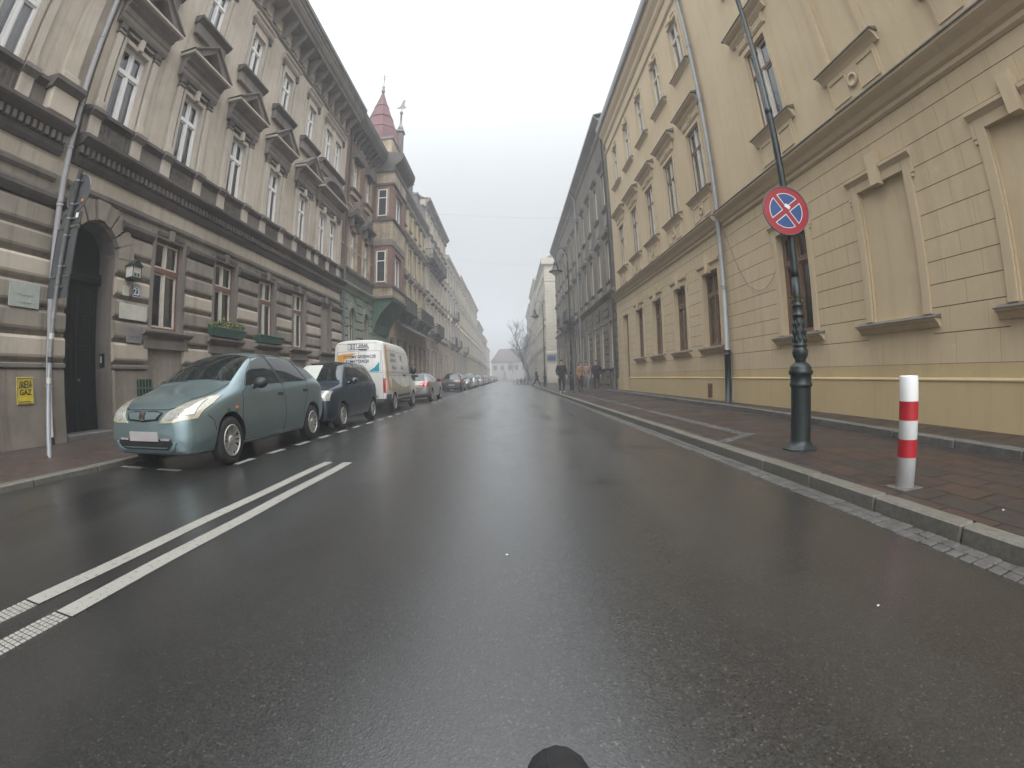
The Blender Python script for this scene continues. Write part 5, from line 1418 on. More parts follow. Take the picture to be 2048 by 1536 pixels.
P = dict(
    side_glass=[[(1.12, 1.0), (1.40, 1.36), (1.55, 1.44), (1.95, 1.46), (2.00, 1.02)], [(2.08, 1.02), (2.03, 1.46), (2.6, 1.46), (2.74, 1.05)], [(2.82, 1.07), (2.70, 1.45), (3.02, 1.42), (3.2, 1.12)]],
    windscreen=[(-.625, 1.07), (-.545, 1.38), (-.46, 1.49), (.46, 1.49), (.545, 1.38), (.625, 1.07), (0, 1.085)],
    seams=[[(1.0, .3), (1.0, .85), (1.14, .99)], [(2.05, 1.0), (2.06, .6), (2.02, .27)], [(2.76, 1.03), (2.72, .75), (2.60, .5)], [(1.0, .27), (2.6, .27)], [(1.08, .98), (1.38, 1.38), (1.55, 1.475), (2.7, 1.485), (3.1, 1.45)]],
    pillars=[[(1.98, 1.0), (1.93, 1.475), (2.05, 1.475), (2.10, 1.0)]],
    handles=[[(1.84, .88), (1.97, .88), (1.97, .92), (1.84, .92)], [(2.56, .90), (2.68, .90), (2.68, .94), (2.56, .94)]], handle_mat=M['panda'])
common_parts(pan, P)
pan.patch('sunshade', [(-.02, 1.09), (-.05, 1.44), (.43, 1.45), (.50, 1.38), (.585, 1.09)], (1, 0, -.35), M['sunshade'], .0072, .004, parent='windscreen')
pan.patch('headlight', [(.38, .64), (.40, .84), (.56, .86), (.705, .84), (.70, .65)], (1, -.35, -.05), M['lens'], .010, .02, mirror=True, res=.035)
pan.patch('grille', [(-.33, .68), (-.33, .79), (.33, .79), (.33, .68)], (1, 0, -.1), M['seam'], .004, .01)
pan.patch('lower_grille', [(-.45, .30), (-.45, .42), (.45, .42), (.45, .30)], (1, 0, 0), M['seam'], .004, .01)
pan.patch('number_plate', [(-.26, .47), (-.26, .58), (.26, .58), (.26, .47)], (1, 0, 0), M['plate'], .014, .02)
pan.patch('side_moulding', [(1.05, .50), (2.55, .52), (2.55, .57), (1.05, .55)], (0, -1, 0), M['blackpl'], .010, .012, mirror=True)
mb = MB(); pan.line([(-.62, .90), (-.4, .86), (0, .855), (.4, .86), (.62, .90)], (1, 0, -.3), .009, into=mb); pan.add('bonnet_seam', mb)
mb = MB(); pan.line([(-.5, 1.08), (.1, 1.10)], (1, 0, -.35), .02, M['blackpl'], into=mb); pan.add('wiper', mb)
mirror_obj(pan, 1.24, 1.06, M['panda'], w=.19, h=.15)
pan.place('parked_car', 'dark blue boxy small car with silver sunshade, parked before the white van', 'car', -4.91, 9.82, 'us', rim='multi', scale=1.075, zs=1.02)

# --- white delivery van (rear towards us): nose at x = 0
van = Car([
    (0.0, .35, .85, .95, .72, .68, .55), (.08, .28, .95, 1.08, .86, .82, .66), (.3, .26, 1.05, 1.20, .95, .90, .74), (.8, .26, 1.15, 1.36, .985, .93, .78), (1.05, .26, 1.22, 1.55, .985, .94, .85), (1.5, .26, 1.35, 2.15, .985, .96, .885), (1.75, .26, 1.45, 2.40, .985, .965, .885), (2.0, .28, 1.5, 2.50, .985, .965, .885), (2.4, .30, 1.5, 2.56, .985, .965, .885),
    (3.5, .32, 1.5, 2.58, .985, .965, .885), (4.8, .34, 1.5, 2.58, .985, .965, .885), (5.16, .36, 1.5, 2.57, .98, .96, .885), (5.22, .37, 1.5, 2.565, .972, .95, .875), (5.25, .38, 1.5, 2.55, .95, .94, .865), (5.26, .40, 1.5, 2.53, .93, .92, .85)],
    (.95, 4.1), .335, M['vanw'], crown=.05)
P = dict(seams=[[(1.6, .45), (1.6, 1.9)], [(1.65, 1.35), (5.1, 1.30)], [(2.0, 1.42), (3.3, 1.42), (3.3, .45)], [(2.0, 2.2), (5.15, 2.2)], [(2.0, 2.42), (5.15, 2.42)]],
         rear_seams=[[(0, .48), (0, 2.45)], [(-.86, .5), (-.86, 1.5), (-.80, 2.45), (.80, 2.45), (.86, 1.5), (.86, .5), (-.86, .5)], [(-.79, 1.42), (-.79, 2.17), (-.03, 2.19)], [(.79, 1.42), (.79, 2.17), (.03, 2.19)], [(-.83, 1.42), (.83, 1.42)]],
         side_glass=[[(.98, 1.42), (1.36, 1.95), (1.6, 2.0), (1.6, 1.42)]], windscreen=[(-.78, 1.55), (-.68, 2.25), (.68, 2.25), (.78, 1.55)])
common_parts(van, P)
van.patch('tail_light', [(.86, .72), (.86, 1.22), (.945, 1.22), (.95, .72)], (-1, -.25, 0), M['redlens'], .012, .03, mirror=True)
van.patch('rear_bumper', [(-.93, .36), (-.94, .52), (.94, .52), (.93, .36)], (-1, 0, 0), M['greypl'], .035, .06)
van.patch('side_moulding', [(1.55, .50), (3.65, .50), (3.65, .62), (1.55, .62)], (0, -1, 0), M['greypl'], .012, .015, mirror=True)
van.patch('sill', [(1.3, .33), (3.65, .33), (3.65, .46), (1.3, .46)], (0, -1, 0), M['greypl'], .004, .015, mirror=True)
van.patch('rear_corner_trim', [(4.55, .38), (4.6, .66), (5.2, .66), (5.2, .38)], (0, -1, 0), M['greypl'], .010, .015, mirror=True)
van.patch('road_dirt', [(1.4, .62), (1.5, .95), (2.6, .85), (3.6, 1.0), (4.5, 1.25), (4.62, .7), (4.0, .72), (3.7, .62)], (0, -1, 0), M['vandirt'], .003, .006, mirror=True)
van.patch('door_handle', [(2.35, 1.30), (2.35, 1.36), (2.75, 1.36), (2.75, 1.30)], (0, -1, 0), M['blackpl'], .02, .03, mirror=True)
van.patch('orange_stripe', [(5.16, 2.38), (4.95, 2.36), (4.98, 2.0), (4.9, 1.2), (4.75, .95), (4.6, .78), (4.9, .80), (5.05, 1.0), (5.12, 1.6)], (0, -1, 0), M['orange'], .004, .006, mirror=True)
van.patch('badge', [(.10 * cos(2 * pi * k / 16), 1.30 + .042 * sin(2 * pi * k / 16)) for k in range(16)], (-1, 0, 0), M['chrome'], .008, .012)
van.patch('badge_field', [(.085 * cos(2 * pi * k / 16), 1.30 + .032 * sin(2 * pi * k / 16)) for k in range(16)], (-1, 0, 0), M['ink'], .012, .012, parent='badge')
van.patch('brake_light', [(.02, 2.215), (.02, 2.25), (.30, 2.25), (.30, 2.215)], (-1, 0, 0), M['greypl'], .02, .02)
# seen from behind, picture right is +x of the world: body +y -> world +x after the half turn handled by place()
def rear_T(y, z, x): return Matrix.Translation((x, y, z)) @ Matrix(((0, 0, 1, 0), (1, 0, 0, 0), (0, 1, 0, 0), (0, 0, 0, 1)))
def rearx(z): 
    h = van.bvh.ray_cast(Vector((9, .3, z)), Vector((-1, 0, 0))); return h[0].x + .005
van.patch('orange_vinyl', [(-.80, 1.62), (-.80, 2.06), (-.55, 2.10), (-.12, 2.12), (-.30, 2.0), (-.52, 1.9), (-.62, 1.75), (-.66, 1.62)], (-1, 0, 0), M['orange'], .005, .006)
van.patch('teal_vinyl', [(.74, 1.46), (.74, 1.80), (.58, 1.62), (.34, 1.46)], (-1, 0, 0), M['teal'], .005, .006)
for body_, size_, y_, z_ in (('SYSTEMY GRZEWCZE', .135, .02, 1.985), ('KLIMATYZACJA', .135, -.06, 1.83), ('KRAK', .125, .18, 2.37), ('elkrak.pl', .15, .42, .60)):
    mb = MB(); add_text(mb, body_, size_, rear_T(y_, z_, rearx(z_)), M['textblue'], .002, sx=.92 if len(body_) > 9 else 1); van.add('lettering', mb)
mb = MB(); zx = rearx(2.33)
def flat(mbx, y0, y1, z0, z1, x, m): mbx.poly([(x, y0, z0), (x, y1, z0), (x, y1, z1), (x, y0, z1)], m)
def outline(mbx, pts, w, x, m):
    for (a, b), (c, d) in zip(pts, pts[1:] + pts[:1]):
        if abs(a - c) < 1e-6: mbx.box(x - .002, x + .002, a - w, a + w, min(b, d) - w, max(b, d) + w, m)
        else: mbx.box(x - .0025, x + .0015, min(a, c) - w, max(a, c) + w, b - w, b + w, m)
outline(mb, [(-.40, 2.24), (-.40, 2.43), (-.18, 2.43), (-.18, 2.24)], .008, zx, M['textblue'])
outline(mb, [(-.16, 2.43), (-.08, 2.43), (-.08, 2.31), (.36, 2.31), (.36, 2.25), (-.16, 2.25)], .008, zx, M['textblue'])
for z in (2.28, 2.335, 2.39): mb.box(zx - .002, zx + .002, -.335, -.24, z - .012, z + .012, M['textblue'])
mb.box(zx - .002, zx + .0015, -.255, -.235, 2.28, 2.39, M['textblue'])
van.add('logo', mb)
# side lettering on the flank towards the road (+y)
for sgn in (1,):
    yv = .992
    def side_T(x, z): 
        h = van.bvh.ray_cast(Vector((x, 3, z)), Vector((0, -1, 0))); return Matrix.Translation((x, h[0].y + .006, z)) @ Matrix(((-1, 0, 0, 0), (0, 0, 1, 0), (0, 1, 0, 0), (0, 0, 0, 1)))
    for body_, size_, x_, z_ in (('SYSTEMY', .17, 4.15, 2.06), ('GRZEWCZE', .17, 4.15, 1.86), ('elkrak.pl', .2, 4.1, 1.62), ('EL', .36, 2.9, 1.95), ('KRAK', .2, 2.85, 1.62)):
        mb = MB(); add_text(mb, body_, size_, side_T(x_, z_), M['greytext'], .002); van.add('lettering', mb)
mirror_obj(van, 1.35, 1.55, M['blackpl'], w=.26, h=.36)
van.place('delivery_van', 'white high roofed delivery van with orange and teal heating company lettering', 'van', -5.21, 15.2, 'away', rim='multi', scale=1.0)

# --- generic hatchback and tall hatchback for the rest of the row
def hatch(paintm, tall=0., rear_red='wide'):
    t = tall
    c = Car([
        (0.00, .30, .56, .64, .52, .50, .40), (.05, .22, .63, .73, .68, .64, .52), (.2, .19, .70, .82, .79, .74, .62), (.6, .19, .80, .93 + t * .3, .865, .81, .68), (1.05, .19, .88, 1.0 + t * .4, .875, .82, .68), (1.4, .19, .92, 1.17 + t * .7, .875, .82, .64), (1.85, .19, .95, 1.39 + t, .875, .82, .58), (2.3, .19, .97, 1.445 + t, .875, .82, .56), (2.9, .19, .98, 1.44 + t, .875, .82, .555), (3.4, .20, 1.0, 1.40 + t, .875, .82, .54), (3.75, .22, 1.01, 1.30 + t * .9, .87, .815, .54), (4.0, .25, .99, 1.12 + t * .6, .85, .79, .58), (4.15, .28, .93, 1.0 + t * .3, .82, .76, .62), (4.25, .32, .80, .86, .75, .70, .6), (4.28, .36, .70, .74, .68, .64, .55)],
        (.85, 3.5), .315 + t * .1, paintm, crown=.05)
    P = dict(side_glass=[[(1.42, 1.0), (1.62, 1.14 + t * .5), (1.95, 1.32 + t * .9), (2.3, 1.36 + t), (2.42, 1.02)], [(2.5, 1.02), (2.4, 1.37 + t), (3.0, 1.36 + t), (3.3, 1.28 + t), (3.42, 1.06)]],
             windscreen=[(-.70, 1.04 + t * .4), (-.5, 1.38 + t), (.5, 1.38 + t), (.70, 1.04 + t * .4)],
             rear_glass=[(-.62, 1.02 + t * .3), (-.5, 1.33 + t), (.5, 1.33 + t), (.62, 1.02 + t * .3)], rg_mat=M['cglass'],
             seams=[[(1.15, .3), (1.15, .85), (1.4, .99)], [(2.46, 1.0), (2.47, .6), (2.42, .27)], [(3.4, 1.0), (3.3, .7), (3.1, .5)]],
             rear_seams=[[(-.62, .98), (-.60, .66), (.60, .66), (.62, .98)]])
    common_parts(c, P)
    c.patch('headlight', [(.42, .60), (.46, .70), (.72, .76), (.78, .66), (.6, .6)], (1, -.4, -.05), M['lens'], .01, .02, mirror=True)
    c.patch('grille', [(-.4, .38), (-.4, .56), (.4, .56), (.4, .38)], (1, 0, 0), M['seam'], .004, .01)
    if rear_red == 'wide': c.patch('tail_light', [(.34, .80), (.36, .92), (.70, .98), (.80, .94), (.80, .80), (.6, .76)], (-1, -.25, 0), M['redlens'], .012, .02, mirror=True)
    else: c.patch('tail_light', [(.64, .78), (.64, .96), (.80, .98), (.82, .78)], (-1, -.3, 0), M['redlens'], .012, .02, mirror=True)
    c.patch('rear_bumper', [(-.74, .34), (-.76, .42), (.76, .42), (.74, .34)], (-1, 0, 0), M['greypl'], .02, .03)
    c.patch('number_plate', [(-.26, .52), (-.26, .63), (.26, .63), (.26, .52)], (-1, 0, 0), M['plate'], .012, .02)
    mirror_obj(c, 1.55, 1.04 + t * .4, M['blackpl'])
    return c
hb = hatch(M['bronze']); hb.place('parked_car', 'silver bronze hatchback with wide red tail lights just beyond the white van', 'car', -4.98, 22.6, 'away')
bk = hatch(M['blackcar'], .16, 'narrow'); bk.place('parked_car', 'black tall hatchback seen from behind, alone on a stretch of kerb', 'car', -5.15, 39.6, 'away')
ga = hatch(M['anycar'], .03, 'narrow'); gb_ = hatch(M['anycar'], .2, 'narrow')
row = [('small teal grey', (.10, .14, .15), 'us', 0), ('white tall', (.62, .62, .60), 'us', 1), ('dark grey', (.06, .065, .07), 'away', 0), ('pale silver', (.45, .46, .47), 'us', 0), ('black', (.02, .02, .022), 'away', 1), ('red', (.25, .03, .03), 'us', 0),
       ('white', (.6, .6, .6), 'us', 0), ('navy blue', (.03, .05, .12), 'away', 0), ('mid silver', (.35, .36, .37), 'us', 1), ('beige', (.35, .31, .25), 'away', 0), ('light grey', (.4, .4, .4), 'us', 0), ('dark green', (.03, .07, .05), 'away', 0), ('bright white', (.66, .66, .66), 'us', 1), ('grey blue', (.16, .2, .26), 'us', 0), ('brown', (.1, .06, .04), 'away', 0), ('cream', (.5, .46, .38), 'us', 0)]
ordn = 'first second third fourth fifth sixth seventh eighth ninth tenth eleventh twelfth thirteenth fourteenth fifteenth sixteenth'.split()
y = 46.2
for i, (nm, col, fc, k) in enumerate(row):
    (gb_ if k else ga).place('parked_car', f'{nm} {"tall " if k and "tall" not in nm else ""}hatchback, {ordn[i]} car beyond the black tall one', 'car', -5.0 + R.uniform(-.08, .08), y, fc, col, 'parked cars fading into the mist')
    y += R.uniform(5.1, 6.2) if i < 9 else R.uniform(7, 9.5)

# ------------------------------------------------------------------ street furniture on the right
def lamp_post(name, label, X, Y, over=-.75, top=7.9, arm=True, detail=24, group=None):
    t = thing(name, label, 'street lamp', (X, Y, .12), group)
    b = .122
    mb = MB()
    prof = [(.20, 0), (.20, .035), (.185, .05), (.165, .06), (.152, .085), (.140, .10), (.1355, .125), (.134, .2), (.133, .78), (.137, .80), (.152, .815), (.152, .84), (.140, .855), (.142, .95), (.16, .965), (.165, 1.0), (.145, 1.02), (.148, 1.045), (.13, 1.07), (.10, 1.10), (.075, 1.115)]
    mb.lathe(prof, (X, Y, b), detail, M['irong'])
    mb.lathe([(.235, 0), (.235, .02), (.20, .045)], (X, Y, b - .001), 8, M['irong'], smooth=False)
    mb.build('base', t)
    mb = MB()
    mb.lathe([(.075, 1.115), (.07, 1.14), (.10, 1.19), (.108, 1.24), (.095, 1.29), (.082, 1.305), (.10, 1.315), (.10, 1.335), (.083, 1.35), (.088, 1.42), (.084, 1.55), (.074, 1.66), (.071, 1.69), (.085, 1.70), (.085, 1.72), (.070, 1.735), (.068, 1.82), (.078, 1.83), (.078, 1.85), (.056, 1.862), (.0555, 1.88), (.055, 1.95), (.053, 2.2)], (X, Y, b), detail, M['irong'])
    for k in range(10):    # raised leaf ornament on the tapered neck
        a = 2 * pi * k / 10
        for z in (1.40, 1.50, 1.60):
            r = .088 - (z - 1.4) * .05
            mb.lathe([(.004, -.04), (.017, -.015), (.015, .02), (.003, .045)], (X + cos(a + z * 3) * r, Y + sin(a + z * 3) * r, b + z), 6, M['irong'])
    mb.build('neck', t)
    mb = MB()
    mb.lathe([(.0525, 2.19), (.052, 2.3), (.049, 3.4), (.046, 4.58), (.046, 4.6), (.056, 4.61), (.056, 4.68), (.042, 4.7), (.036, top - .6), (.045, top - .59), (.045, top - .54), (.028, top - .5), (.022, top)], (X, Y, b), 16, M['irong']); mb.build('pole', t)
    if arm:
        mb = MB()
        pts = [(X, Y, top - .35)] + [(X + over * (.5 - .5 * cos(a)), Y, top - .35 + .85 * sin(a)) for a in [pi * k / 10 for k in range(1, 10)]] + [(X + over, Y, top - .25)]
        mb.tube(pts, .022, 8, M['iron'])
        mb.tube([(X + over * .0, Y, top - .9), (X + over * .3, Y, top - .75), (X + over * .45, Y, top - .3), (X + over * .3, Y, top + .05)], .014, 6, M['iron']); mb.build('bracket', t)
        c = (X + over, Y, top - .25)
        mb = MB(); mb.lathe([(.03, .05), (.05, 0), (.05, -.12), (.11, -.2), (.13, -.34), (.10, -.42), (.16, -.46), (.20, -.58), (.24, -.66), (.42, -.76), (.43, -.79), (.36, -.79)], c, 20, M['iron']); mb.build('lantern', t)
        mb = MB(); mb.lathe([(.30, -.79), (.28, -.86), (.2, -.93), (.08, -.97)], c, 16, M['lampglass']); mb.build('lamp_glass', t)
    return t
lp = lamp_post('street_lamp', 'cast iron lamp post carrying the round no stopping sign', 3.69, 5.06, top=9.2)
lamp_post('street_lamp', 'cast iron lamp post beside the standing pedestrians, its lantern over the road', 3.70, 27.3, top=8.55)
lamp_post('street_lamp', 'cast iron lamp post farther up the right pavement near the corner', 3.35, 44.0, top=8.0, over=-.8)
# weeds caught on the lamp collar
mb = MB()
for k in range(36):
    a = R.uniform(0, 2 * pi); r = R.uniform(.05, .1); h = R.uniform(.0, .10)
    p = Vector((3.69 + cos(a) * r, 5.06 + sin(a) * r, .122 + 1.86 + h * .7)); q = Vector((cos(a + R.uniform(-1, 1)), sin(a), R.uniform(.2, 1.2))).normalized() * R.uniform(.02, .045); w = q.cross(Vector((0, 0, 1))).normalized() * .011
    mb.poly([p - w, p + q * .5 - w * 1.6, p + q, p + q * .5 + w * 1.6, p + w], M['leafy'] if k % 3 else M['leaf'])
tag(mb.build('weed'), 'small tuft of yellow green weed growing on the near lamp collar', 'weed')
# no stopping sign: tilted disc turned a little towards the road
st = thing('no_stopping_sign', 'round blue and red no stopping sign on the near lamp post', 'road sign', (3.62, 4.97, 3.26))
SR = .325
ST = Matrix.Translation((3.61, 4.975, 3.20)) @ Matrix.Rotation(radians(-9), 4, 'Z') @ Matrix.Rotation(radians(9), 4, 'Y') @ Matrix.Rotation(radians(2), 4, 'X')
def disc(mb, r0, r1, y0, y1, m, a0=0, a1=2 * pi, n=64):
    for k in range(n):
        t0, t1 = a0 + (a1 - a0) * k / n, a0 + (a1 - a0) * (k + 1) / n
        P = [(r0, t0), (r1, t0), (r1, t1), (r0, t1)]
        vs = [ST @ Vector((r * cos(t), y, r * sin(t))) for y in (y0, y1) for r, t in P]
        mb.mesh(vs, [(0, 1, 2, 3), (7, 6, 5, 4), (1, 5, 6, 2), (0, 3, 7, 4)], m)
mb = MB(); disc(mb, 0, SR, 0, .012, M['signback']); disc(mb, SR, SR + .008, -.012, .014, M['signback']); mb.build('sign_plate', st)
mb = MB(); disc(mb, .24, SR - .001, -.004, -.0005, M['redsign'])
for a in (radians(45), radians(135)):
    TT = ST @ Matrix.Rotation(-a, 4, 'Y')
    L0 = .25
    if a < 1.5: mb.box(-L0, L0, -.0045, -.0012, -.029, .029, M['redsign'], T=TT)
    else:
        mb.box(-L0, -.027, -.0045, -.0012, -.027, .027, M['redsign'], T=TT); mb.box(.027, L0, -.0045, -.0012, -.027, .027, M['redsign'], T=TT)
mb.build('red_cross', st)
mb = MB()
for q in range(4):
    c0 = q * pi / 2 - pi / 4
    d = .034
    # blue sector with a white outline
    def sector(r, dd, n=20):
        pts = []
        off = dd * math.sqrt(2)
        tip = Vector((cos(c0 + pi / 4 + 0), 0, sin(c0 + pi / 4)))
        a0 = c0 + math.asin(dd / r); a1 = c0 + pi / 2 - math.asin(dd / r)
        return [(off * cos(c0 + pi / 4), off * sin(c0 + pi / 4))] + [(r * cos(a0 + (a1 - a0) * k / n), r * sin(a0 + (a1 - a0) * k / n)) for k in range(n + 1)]
    mb.prism(sector(.240, .032), lambda a, b, y: ST @ Vector((a, y, b)), -.003, -.0006, M['whitesign'])
    mb.prism(sector(.230, .042), lambda a, b, y: ST @ Vector((a, y, b)), -.0045, -.0025, M['bluesign'])
mb.build('blue_field', st)
mb = MB(); mb.box(-.05, .03, -.0075, -.0055, .035, .085, M['whitesign'], T=ST @ Matrix.Rotation(radians(24), 4, 'Y')); mb.build('sticker', st)
mb = MB()
for z in (-.13, .13):
    mb.lathe([(.062, z - .02), (.062, z + .02)], (3.69, 5.06, 3.26), 14, M['steel']); mb.box(3.57, 3.66, 4.985, 5.03, 3.26 + z - .015, 3.26 + z + .015, M['steel'])
mb.build('clamp', st)
# red and white bollard
t = thing('bollard', 'white bollard with two red bands standing on the paved kerbside', 'bollard', (3.34, 2.91, .122))
mb = MB(); mb.lathe([(.086, 0), (.086, .935), (.083, .945), (.072, .948), (.0, .95)], (3.34, 2.91, .122), 28, M['whitepaint']); mb.build('post', t)
for z0, z1 in ((.262, .415), (.575, .735)):
    mb = MB(); mb.lathe([(.0875, z0), (.0875, z1)], (3.34, 2.91, .122), 28, M['redpaint'], cap=False); mb.build('red_band', t)
mb = MB(); mb.box(3.215, 3.465, 2.785, 3.035, .10, .126, M['kerb_dark'], .006); mb.build('footing', t)

# ------------------------------------------------------------------ sign post on the left, seen from behind
t = thing('sign_post', 'leaning steel post with road signs seen from behind, before the black door', 'sign post', (-7.17, 4.73, .09))
p0, p1 = Vector((-7.17, 4.73, .09)), Vector((-6.76, 4.80, 4.62))
mb = MB(); mb.tube([p0, p0.lerp(p1, .5), p1], .043, 14, M['steel']); mb.tube([p0 - Vector((0, 0, .03)), p0 + Vector((0, 0, .06))], .045, 12, M['steel']); mb.tube([p1, p1 + (p1 - p0).normalized() * .02], .046, 12, M['greypl']); mb.build('post', t)
ax = (p1 - p0).normalized()
def on(z): return p0 + (p1 - p0) * ((z - p0.z) / (p1.z - p0.z))
SBT = Matrix.Rotation(radians(5), 4, 'Y') @ Matrix.Rotation(radians(-2), 4, 'Z')
def plate(z0, z1, w, dx, nm, round_=False, m2=None):
    c = on((z0 + z1) / 2) + Vector((dx, .06, 0)); T = Matrix.Translation(c) @ SBT
    mb = MB(); h = (z1 - z0) / 2
    if round_:
        for k in range(40):
            a0, a1 = 2 * pi * k / 40, 2 * pi * (k + 1) / 40
            vs = [T @ Vector((r * cos(a), y, r * sin(a))) for y in (0, .01) for r, a in ((0, 0), (h, a0), (h, a1))]
            mb.mesh(vs, [(0, 1, 2), (3, 5, 4), (1, 4, 5, 2)], M['signback'])
            vs = [T @ Vector((r * cos(a), y, r * sin(a))) for y in (-.006, .018) for r, a in ((h, a0), (h + .008, a0), (h + .008, a1), (h, a1))]
            mb.mesh(vs, [(0, 1, 2, 3), (4, 5, 6, 7), (1, 5, 6, 2), (0, 4, 7, 3)], M['steel'])
    else:
        mb.box(-w / 2, w / 2, 0, .01, -h, h, M['signback'], T=T)
        for a, b, c_, d in ((-w / 2 - .006, -w / 2, -h, h), (w / 2, w / 2 + .006, -h, h)): mb.box(a, b, -.014, .012, c_, d, M['signback'], T=T)
        for zz in (-h, h): mb.box(-w / 2, w / 2, -.014, .0, zz - .006, zz + .006, M['signback'], T=T)
    o = mb.build(nm, t)
    mb = MB()
    for zz in ((-.4, .4) if h > .2 else (0,)):
        q = on((z0 + z1) / 2 + zz * h * 1.6); mb.box(-.11, .11, -.012, .02, -.014, .014, M['steel'], T=Matrix.Translation(q + Vector((dx * .4, .04, 0))) @ SBT); mb.tube([q - ax * .014, q + ax * .014], .049, 12, M['steel'])
    mb.build('clamp', o)
    return T
plate(3.96, 4.58, .6, .02, 'round_sign', True)
plate(3.74, 3.93, .55, .0, 'supplementary_plate')
T1 = plate(2.93, 3.70, .60, -.05, 'sign_plate')
T2 = plate(2.58, 2.91, .60, -.06, 'supplementary_plate')
mb = MB(); mb.box(.12, .2, -.004, -.001, .0, .08, M['whitesign'], T=Matrix.Translation(on(3.84) + Vector((0, .045, 0))) @ SBT); mb.build('sticker', t)
for i, (TT, x, z) in enumerate(((T1, .17, -.22), (T2, .2, -.02), (Matrix.Translation(on(4.27) + Vector((.02, .045, 0))) @ SBT, .17, -.16))):
    mb = MB(); mb.lathe([(.038, -.003), (.038, -.001)], TT @ Vector((x, 0, z)), 14, M['amber'], SBT @ Matrix.Rotation(pi / 2, 4, 'X')); mb.build('sticker', t)
mb = MB()
for z, m in ((1.75, M['plaqg']), (1.62, M['ink']), (1.98, M['plaqw']), (2.3, M['plaqg']), (1.3, M['plaqw'])):
    q = on(z); mb.tube([q - ax * .045, q + ax * .045], .0445, 14, m, cap=False)
mb.build('sticker', t)

# ------------------------------------------------------------------ things on the grey house wall round the door
def wall_plate(name, label, cat, u0, u1, z0, z1, d, m, text=None, tm=None, size=.1, th=.018, border=None, tx=0, tz=0):
    mb = MB(); X = XL + d
    o = thing(name, label, cat, (X, (u0 + u1) / 2, z0))
    mb.box(X, X + th, u0, u1, z0, z1, m, .004); mb.build('plate', o)
    if border:
        mb = MB(); w = .012
        for a, b, c_, e in ((u0 + .015, u1 - .015, z0 + .015, z0 + .015 + w), (u0 + .015, u1 - .015, z1 - .015 - w, z1 - .015), (u0 + .015, u0 + .015 + w, z0 + .027, z1 - .027), (u1 - .015 - w, u1 - .015, z0 + .027, z1 - .027)): mb.box(X + th, X + th + .003, a, b, c_, e, border)
        mb.build('border', o)
    if text:
        mb = MB()
        T = Matrix.Translation((X + th + .002, (u0 + u1) / 2 + tx, (z0 + z1) / 2 + tz)) @ Matrix(((0, 0, 1, 0), (1, 0, 0, 0), (0, 1, 0, 0), (0, 0, 0, 1)))
        for k, ln in enumerate(text): add_text(mb, ln, size, T @ Matrix.Translation((0, -(k - (len(text) - 1) / 2) * size * 1.15, 0)), tm, .002)
        mb.build('lettering', o)
    return o
wall_plate('house_number', 'small navy blue enamel plate with white number 23 beside the door', 'number plate', 7.98, 8.28, 3.20, 3.46, .12, M['navy'], ['23'], M['whitesign'], .22, border=M['whitesign'])
wall_plate('notice_plate', 'tiny white notice left of the blue number plate', 'notice', 7.68, 7.88, 3.20, 3.42, .12, M['plaqw'])
wall_plate('stone_plaque', 'wide white stone plaque below the blue number plate', 'plaque', 7.60, 8.52, 2.68, 3.03, .12, M['plaqw'])
o = wall_plate('metal_plaque', 'grey metal plaque with worn scribbles below the white one', 'plaque', 7.85, 8.36, 2.16, 2.52, .12, M['plaqg'])
mb = MB()
for k in range(5):
    u = 7.93 + k * .075; mb.tube([(XL + .141, u, 2.25), (XL + .141, u + .03, 2.33), (XL + .141, u + .012, 2.29), (XL + .141, u + .06, 2.31)], .004, 4, M['ink'])
mb.build('scribble', o)
wall_plate('glass_plaque', 'pale frosted glass plaque on the rusticated wall left of the drainpipe', 'plaque', 4.72, 5.42, 2.62, 3.06, .12, M['plaqt'])
mb = MB(); X = XL + .142
mb2 = [o_ for o_ in bpy.data.objects if o_.name.startswith('glass_plaque')][0]
for k, (u, w) in enumerate(((4.9, .12), (5.03, .08), (5.15, .1))): mb.box(X, X + .002, u, u + w, 2.84 - .01 * k, 2.87 - .01 * k, M['greytext'])
mb.box(X, X + .002, 4.95, 5.25, 2.70, 2.715, M['greytext']); mb.build('engraving', mb2)
o = wall_plate('gas_sign', 'yellow gas box cover with black graffiti and the word GAZ', 'gas box', 4.95, 5.34, .92, 1.40, .102, M['yellowsign'], ['GAZ'], M['ink'], .13, tz=-.03)
mb = MB(); Xg = XL + .124
def scr(pts, r=.009): mb.tube([(Xg, 4.95 + a * .39, .92 + b * .48) for a, b in pts], r, 5, M['ink'])
scr([(.15, .62), (.2, .86), (.27, .62)]); scr([(.30, .62), (.30, .86), (.42, .78), (.31, .72), (.44, .60)]); scr([(.47, .86), (.47, .62), (.58, .62)]); scr([(.47, .86), (.59, .84)]); scr([(.47, .74), (.57, .73)]); scr([(.62, .62), (.64, .88), (.72, .66), (.80, .88), (.82, .60)]); scr([(.1, .58), (.35, .69), (.6, .60), (.9, .74)], .006); scr([(.12, .1), (.5, .12), (.8, .09)], .005)
for a, b, c_, d in ((0.02, .98, .02, .05), (.02, .98, .95, .98), (.02, .05, .05, .95), (.95, .98, .05, .95)): mb.box(Xg - .004, Xg + .004, 4.95 + a * .39, 4.95 + b * .39, .92 + c_ * .48, .92 + d * .48, M['plaqg'])
mb.build('graffiti', o)
t = thing('house_lantern', 'small illuminated house number lantern with black roof by the door', 'lantern', (XL + .1, 7.88, 3.55))
mb = MB(); mb.box(XL + .12, XL + .36, 7.74, 8.02, 3.60, 3.86, M['plaqw'], .01); mb.build('lamp_box', t)
